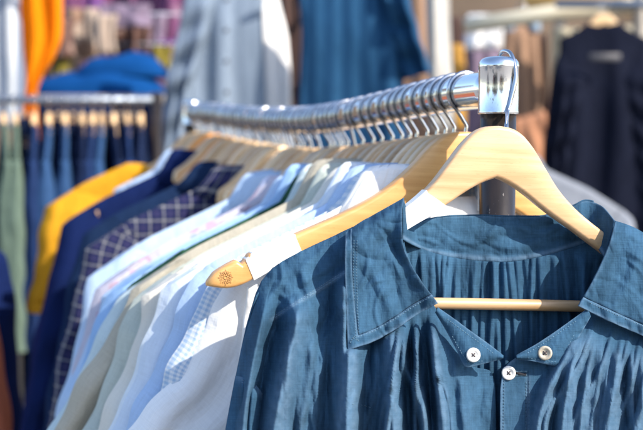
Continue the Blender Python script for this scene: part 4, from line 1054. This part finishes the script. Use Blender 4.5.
bgd = [('tan', [(504,24),(503,90),(500,175)], [(538,24),(541,90),(544,175)], 4.6, 'tan skirt clipped to a blue grey hanger', 'tan_skirt', 'skirt'),
       ('darkbrown', [(536,34),(536,80),(534,130)], [(547,34),(548,80),(548,130)], 4.75, 'dark brown strip of clothing right of the tan skirt', 'brown_skirt', 'skirt'),
       ('peach', [(512,120),(516,150),(520,200)], [(545,110),(552,150),(556,200)], 4.4, 'peach cloth low behind the chrome cap', 'peach_skirt', 'skirt'),
       ('lav', [(462,34),(460,80),(456,160)], [(500,34),(506,80),(510,160)], 5.0, 'lavender grey dress behind the chrome cap', 'lavender_dress', 'dress'),
       ('white', [(468,14),(466,30),(464,50)], [(500,14),(503,30),(502,50)], 4.7, 'small sunlit white top above the lavender dress', 'white_blouse', 'top'),
       ('palegrey', [(424,-60),(426,20),(428,70),(430,130)], [(448,-60),(450,20),(452,70),(454,130)], 3.9, 'pale grey dress right of the denim shirt', 'grey_dress', 'dress'),
       ('mustard', [(447,44),(445,75),(444,130)], [(464,44),(466,75),(466,130)], 4.5, 'mustard top between the pale grey dress and the lavender dress', 'mustard_blouse', 'top'),
       ('darkbrown', [(446,16),(445,30),(444,60)], [(462,16),(463,30),(464,60)], 4.9, 'dark brown top above the mustard one', 'brown_blouse', 'top'),
       ('creamplain', [(552,28),(551,70),(548,130)], [(580,28),(582,70),(585,130)], 4.45, 'cream dress left of the navy jacket', 'cream_dress', 'dress'),
       ('creamplain', [(575,30),(575,60),(575,90)], [(650,24),(655,60),(655,90)], 4.9, 'cream cloth behind the navy jacket', 'cream_cloth', 'cloth'),
       ('blackish', [(632,44),(630,100),(628,260)], [(700,40),(705,100),(710,260)], 4.2, 'dark coat at the right edge behind the navy jacket', 'dark_coat', 'coat'),
       ('tan', [(380,-40),(384,60),(380,170)], [(432,-40),(436,60),(440,170)], 5.2, 'tan coat hidden behind the denim shirt', 'tan_coat', 'coat'),
       ]
for n_, (mk, Lp, Rp, D, lab, nm, cat) in enumerate(bgd):
    drape(nm, lab, cat, B[mk], Lp, Rp, D, RG, th=.03, amp=.02, seed=150 + n_, nu=30, nv=30)
ch = thing('clip_hanger', 'blue grey clip hanger above the tan skirt', 'hanger', tuple(P(522, 20, 4.6)))
c = P(522, 24, 4.6)
MB().tube([c + [-.07, 0, 0], c, c + [.07, 0, 0]], .007, 10).build('bar', B['tube'], ch)
for sx in (-.05, .05): MB().box(c + [sx, -.02, -.01], (.018, .012, .022), bev=.004).build('clip', plain('pale_blue_plastic', (.30, .42, .55), .3), ch)
MB().tube(resample([c, c + [0, 0, .03], c + [.02, 0, .055], c + [0, 0, .08], c + [-.02, 0, .065]], 24), .003, 8).build('hook', M['hook'], ch)
# --- canvas wall, awning board, posts behind all of it
q0, q1 = P(-520, 0, 7.2), P(1180, 0, 7.2)
nu, nv = 90, 30; tx = np.linspace(0, 1, nu)[:, None]; tz = np.linspace(0, 1, nv)[None, :]
V = np.zeros((nu, nv, 3)); V[..., 0] = q0[0] + (q1[0] - q0[0]) * tx; V[..., 1] = q0[1] + .03 * np.sin(tx * 60) + .02 * np.sin(tx * 17 + tz * 4); V[..., 2] = .02 + 3.4 * tz
cw = MB().grid(V, np.stack([V[..., 0], V[..., 2]], -1)).build('canvas_wall', B['canvas'], None, origin=[0, q0[1], 0], solid=.003)
tag(cw, 'brown canvas side wall of the market tent at the back', 'canvas wall')
ab = P(640, -6, 6.0)
MB().box(ab, (.62, .02, .11), bev=.005).build('awning_board', B['ochre'], None, origin=ab)
ob = bpy.data.objects['awning_board']; tag(ob, 'ochre board along the awning at the upper right', 'board')
bw = thing('back_frame', 'wooden back frame carrying the ochre board and the back row of clothes', 'frame', tuple(P(700, 0, 6.06) * [1, 1, 0]))
for x_ in (560, 760):
    q = P(x_, 0, 6.06); MB().tube([[q[0], q[1], 0], [q[0], q[1], 1], [q[0], q[1], 2.6]], .03, 10).build('post', B['board'], bw)
# --- unseen tents added behind the camera to put dark streaks in the chrome
for n_, (x_, y_, mk, lab) in enumerate(((-2.6, -4.2, 'darknavy', 'unseen tent with navy clothes, added for the chrome reflections'), (1.2, -6.5, 'brown', 'unseen tent with brown clothes, added for the chrome reflections'), (-6.5, -1.5, 'jean', 'unseen tent with blue clothes at the left, added for the chrome reflections'))):
    tn = thing('reflection_tent', lab, 'tent', (x_, y_, 0), 'unseen tents added for reflections')
    hx, hy = 1.4, 1.1
    for sx in (-1, 1):
        for sy in (-1, 1): MB().tube([[x_ + sx * hx, y_ + sy * hy, 0], [x_ + sx * hx, y_ + sy * hy, 1.1], [x_ + sx * hx, y_ + sy * hy, 2.25]], .02, 10).build('post', B['frame'], tn)
    mb = MB(); e = [(-hx - .1, -hy - .1), (hx + .1, -hy - .1), (hx + .1, hy + .1), (-hx - .1, hy + .1)]
    mb.add([[x_ + a, y_ + b, 2.05] for a, b in e] + [[x_ + a, y_ + b, 2.27] for a, b in e] + [[x_, y_, 2.8]], [(0, 1, 5, 4), (1, 2, 6, 5), (2, 3, 7, 6), (3, 0, 4, 7), (4, 5, 8), (5, 6, 8), (6, 7, 8), (7, 4, 8)])
    mb.build('canopy', B['canvas'], tn, solid=.004, smooth=False)
    for k in range(7):
        cx_ = x_ - 1.2 + .4 * k; q = np.linspace(-1, 1, 14)[:, None]; t = np.linspace(0, 1, 12)[None, :]
        V = np.zeros((14, 12, 3)); V[..., 0] = cx_ + q * .17 * (1 + .3 * t); V[..., 1] = y_ + .3 + .03 * np.sin(q * 6 + k) * t; V[..., 2] = 1.85 - t * (.9 + .1 * (k % 3))
        MB().grid(V, V[..., [0, 2]]).build('hanging_cloth', B[(mk, 'rust', 'creamplain')[k % 3 if k % 2 else 0]], tn, solid=.02)
# ground
nu = 160; gx = np.sinh(np.linspace(-6, 6, nu)) / np.sinh(6) * 900
V = np.zeros((nu, nu, 3)); V[..., 0] = gx[:, None]; V[..., 1] = gx[None, :]
pv, nt = newmat('paving'); tc = nt.nodes.new('ShaderNodeTexCoord'); br = nt.nodes.new('ShaderNodeTexBrick'); br.inputs['Scale'].default_value = 2.5
br.inputs['Color1'].default_value = (.24, .22, .20, 1); br.inputs['Color2'].default_value = (.30, .28, .25, 1); br.inputs['Mortar'].default_value = (.10, .09, .08, 1); br.inputs['Mortar Size'].default_value = .012
nt.links.new(tc.outputs['Object'], br.inputs[0]); n_ = noise(nt, tc.outputs['Object'], 9, 5, .6)
bs = nt.nodes.new('ShaderNodeBsdfPrincipled'); bs.inputs['Roughness'].default_value = .85
nt.links.new(mixc(nt, .35, br.outputs[0], ramp(nt, n_, [(.3, (.15, .14, .13)), (.7, (.36, .34, .31))])), bs.inputs['Base Color']); ou = nt.nodes.new('ShaderNodeOutputMaterial'); nt.links.new(bs.outputs[0], ou.inputs[0])
g = MB().grid(V, V[..., :2]).build('ground', pv, None); g['kind'] = 'structure'; g['label'] = 'paved market square'
#BG1#

# ------------------------------------------------------------------ light, world, camera
SUN = np.array([.70, -.50, .64]); SUN /= np.linalg.norm(SUN)
sl = bpy.data.lights.new('sun', 'SUN'); sl.energy = 3.3; sl.angle = math.radians(.5); sl.color = (1, .90, .77)
so = bpy.data.objects.new('sun', sl); COL.objects.link(so)
so.rotation_euler = Vector(SUN).to_track_quat('Z', 'Y').to_euler(); so.location = (3, -3, 5)
wd = bpy.data.worlds.new('World'); sc.world = wd; wd.use_nodes = True
nt = wd.node_tree; bg = nt.nodes['Background']
sky = nt.nodes.new('ShaderNodeTexSky'); sky.sky_type = 'NISHITA'; sky.sun_disc = False
sky.sun_elevation = math.asin(SUN[2]); sky.sun_rotation = math.atan2(SUN[0], SUN[1])
nt.links.new(sky.outputs[0], bg.inputs[0]); bg.inputs[1].default_value = .15
cd = bpy.data.cameras.new('camera'); cam = bpy.data.objects.new('camera', cd); COL.objects.link(cam)
cam.location = CAM; cam.rotation_euler = (math.pi / 2 - TH, 0, 0)
cd.sensor_width = 36; cd.lens = 36 * F / 643; cd.clip_start = .01; cd.clip_end = 3000
cd.dof.use_dof = True; cd.dof.focus_distance = .835; cd.dof.aperture_fstop = 6.7; cd.dof.aperture_blades = 0
sc.camera = cam
sc.view_settings.view_transform = 'Standard'; sc.view_settings.look = 'None'; sc.view_settings.exposure = 1.22; sc.view_settings.gamma = 1
sc.view_settings.use_curve_mapping = False
sc.cycles.max_bounces = 8; sc.cycles.caustics_reflective = False; sc.cycles.caustics_refractive = False; sc.cycles.use_denoising = True
for o in list(bpy.data.objects):
    for k in ('_o', '_used'):
        if k in o: del o[k]
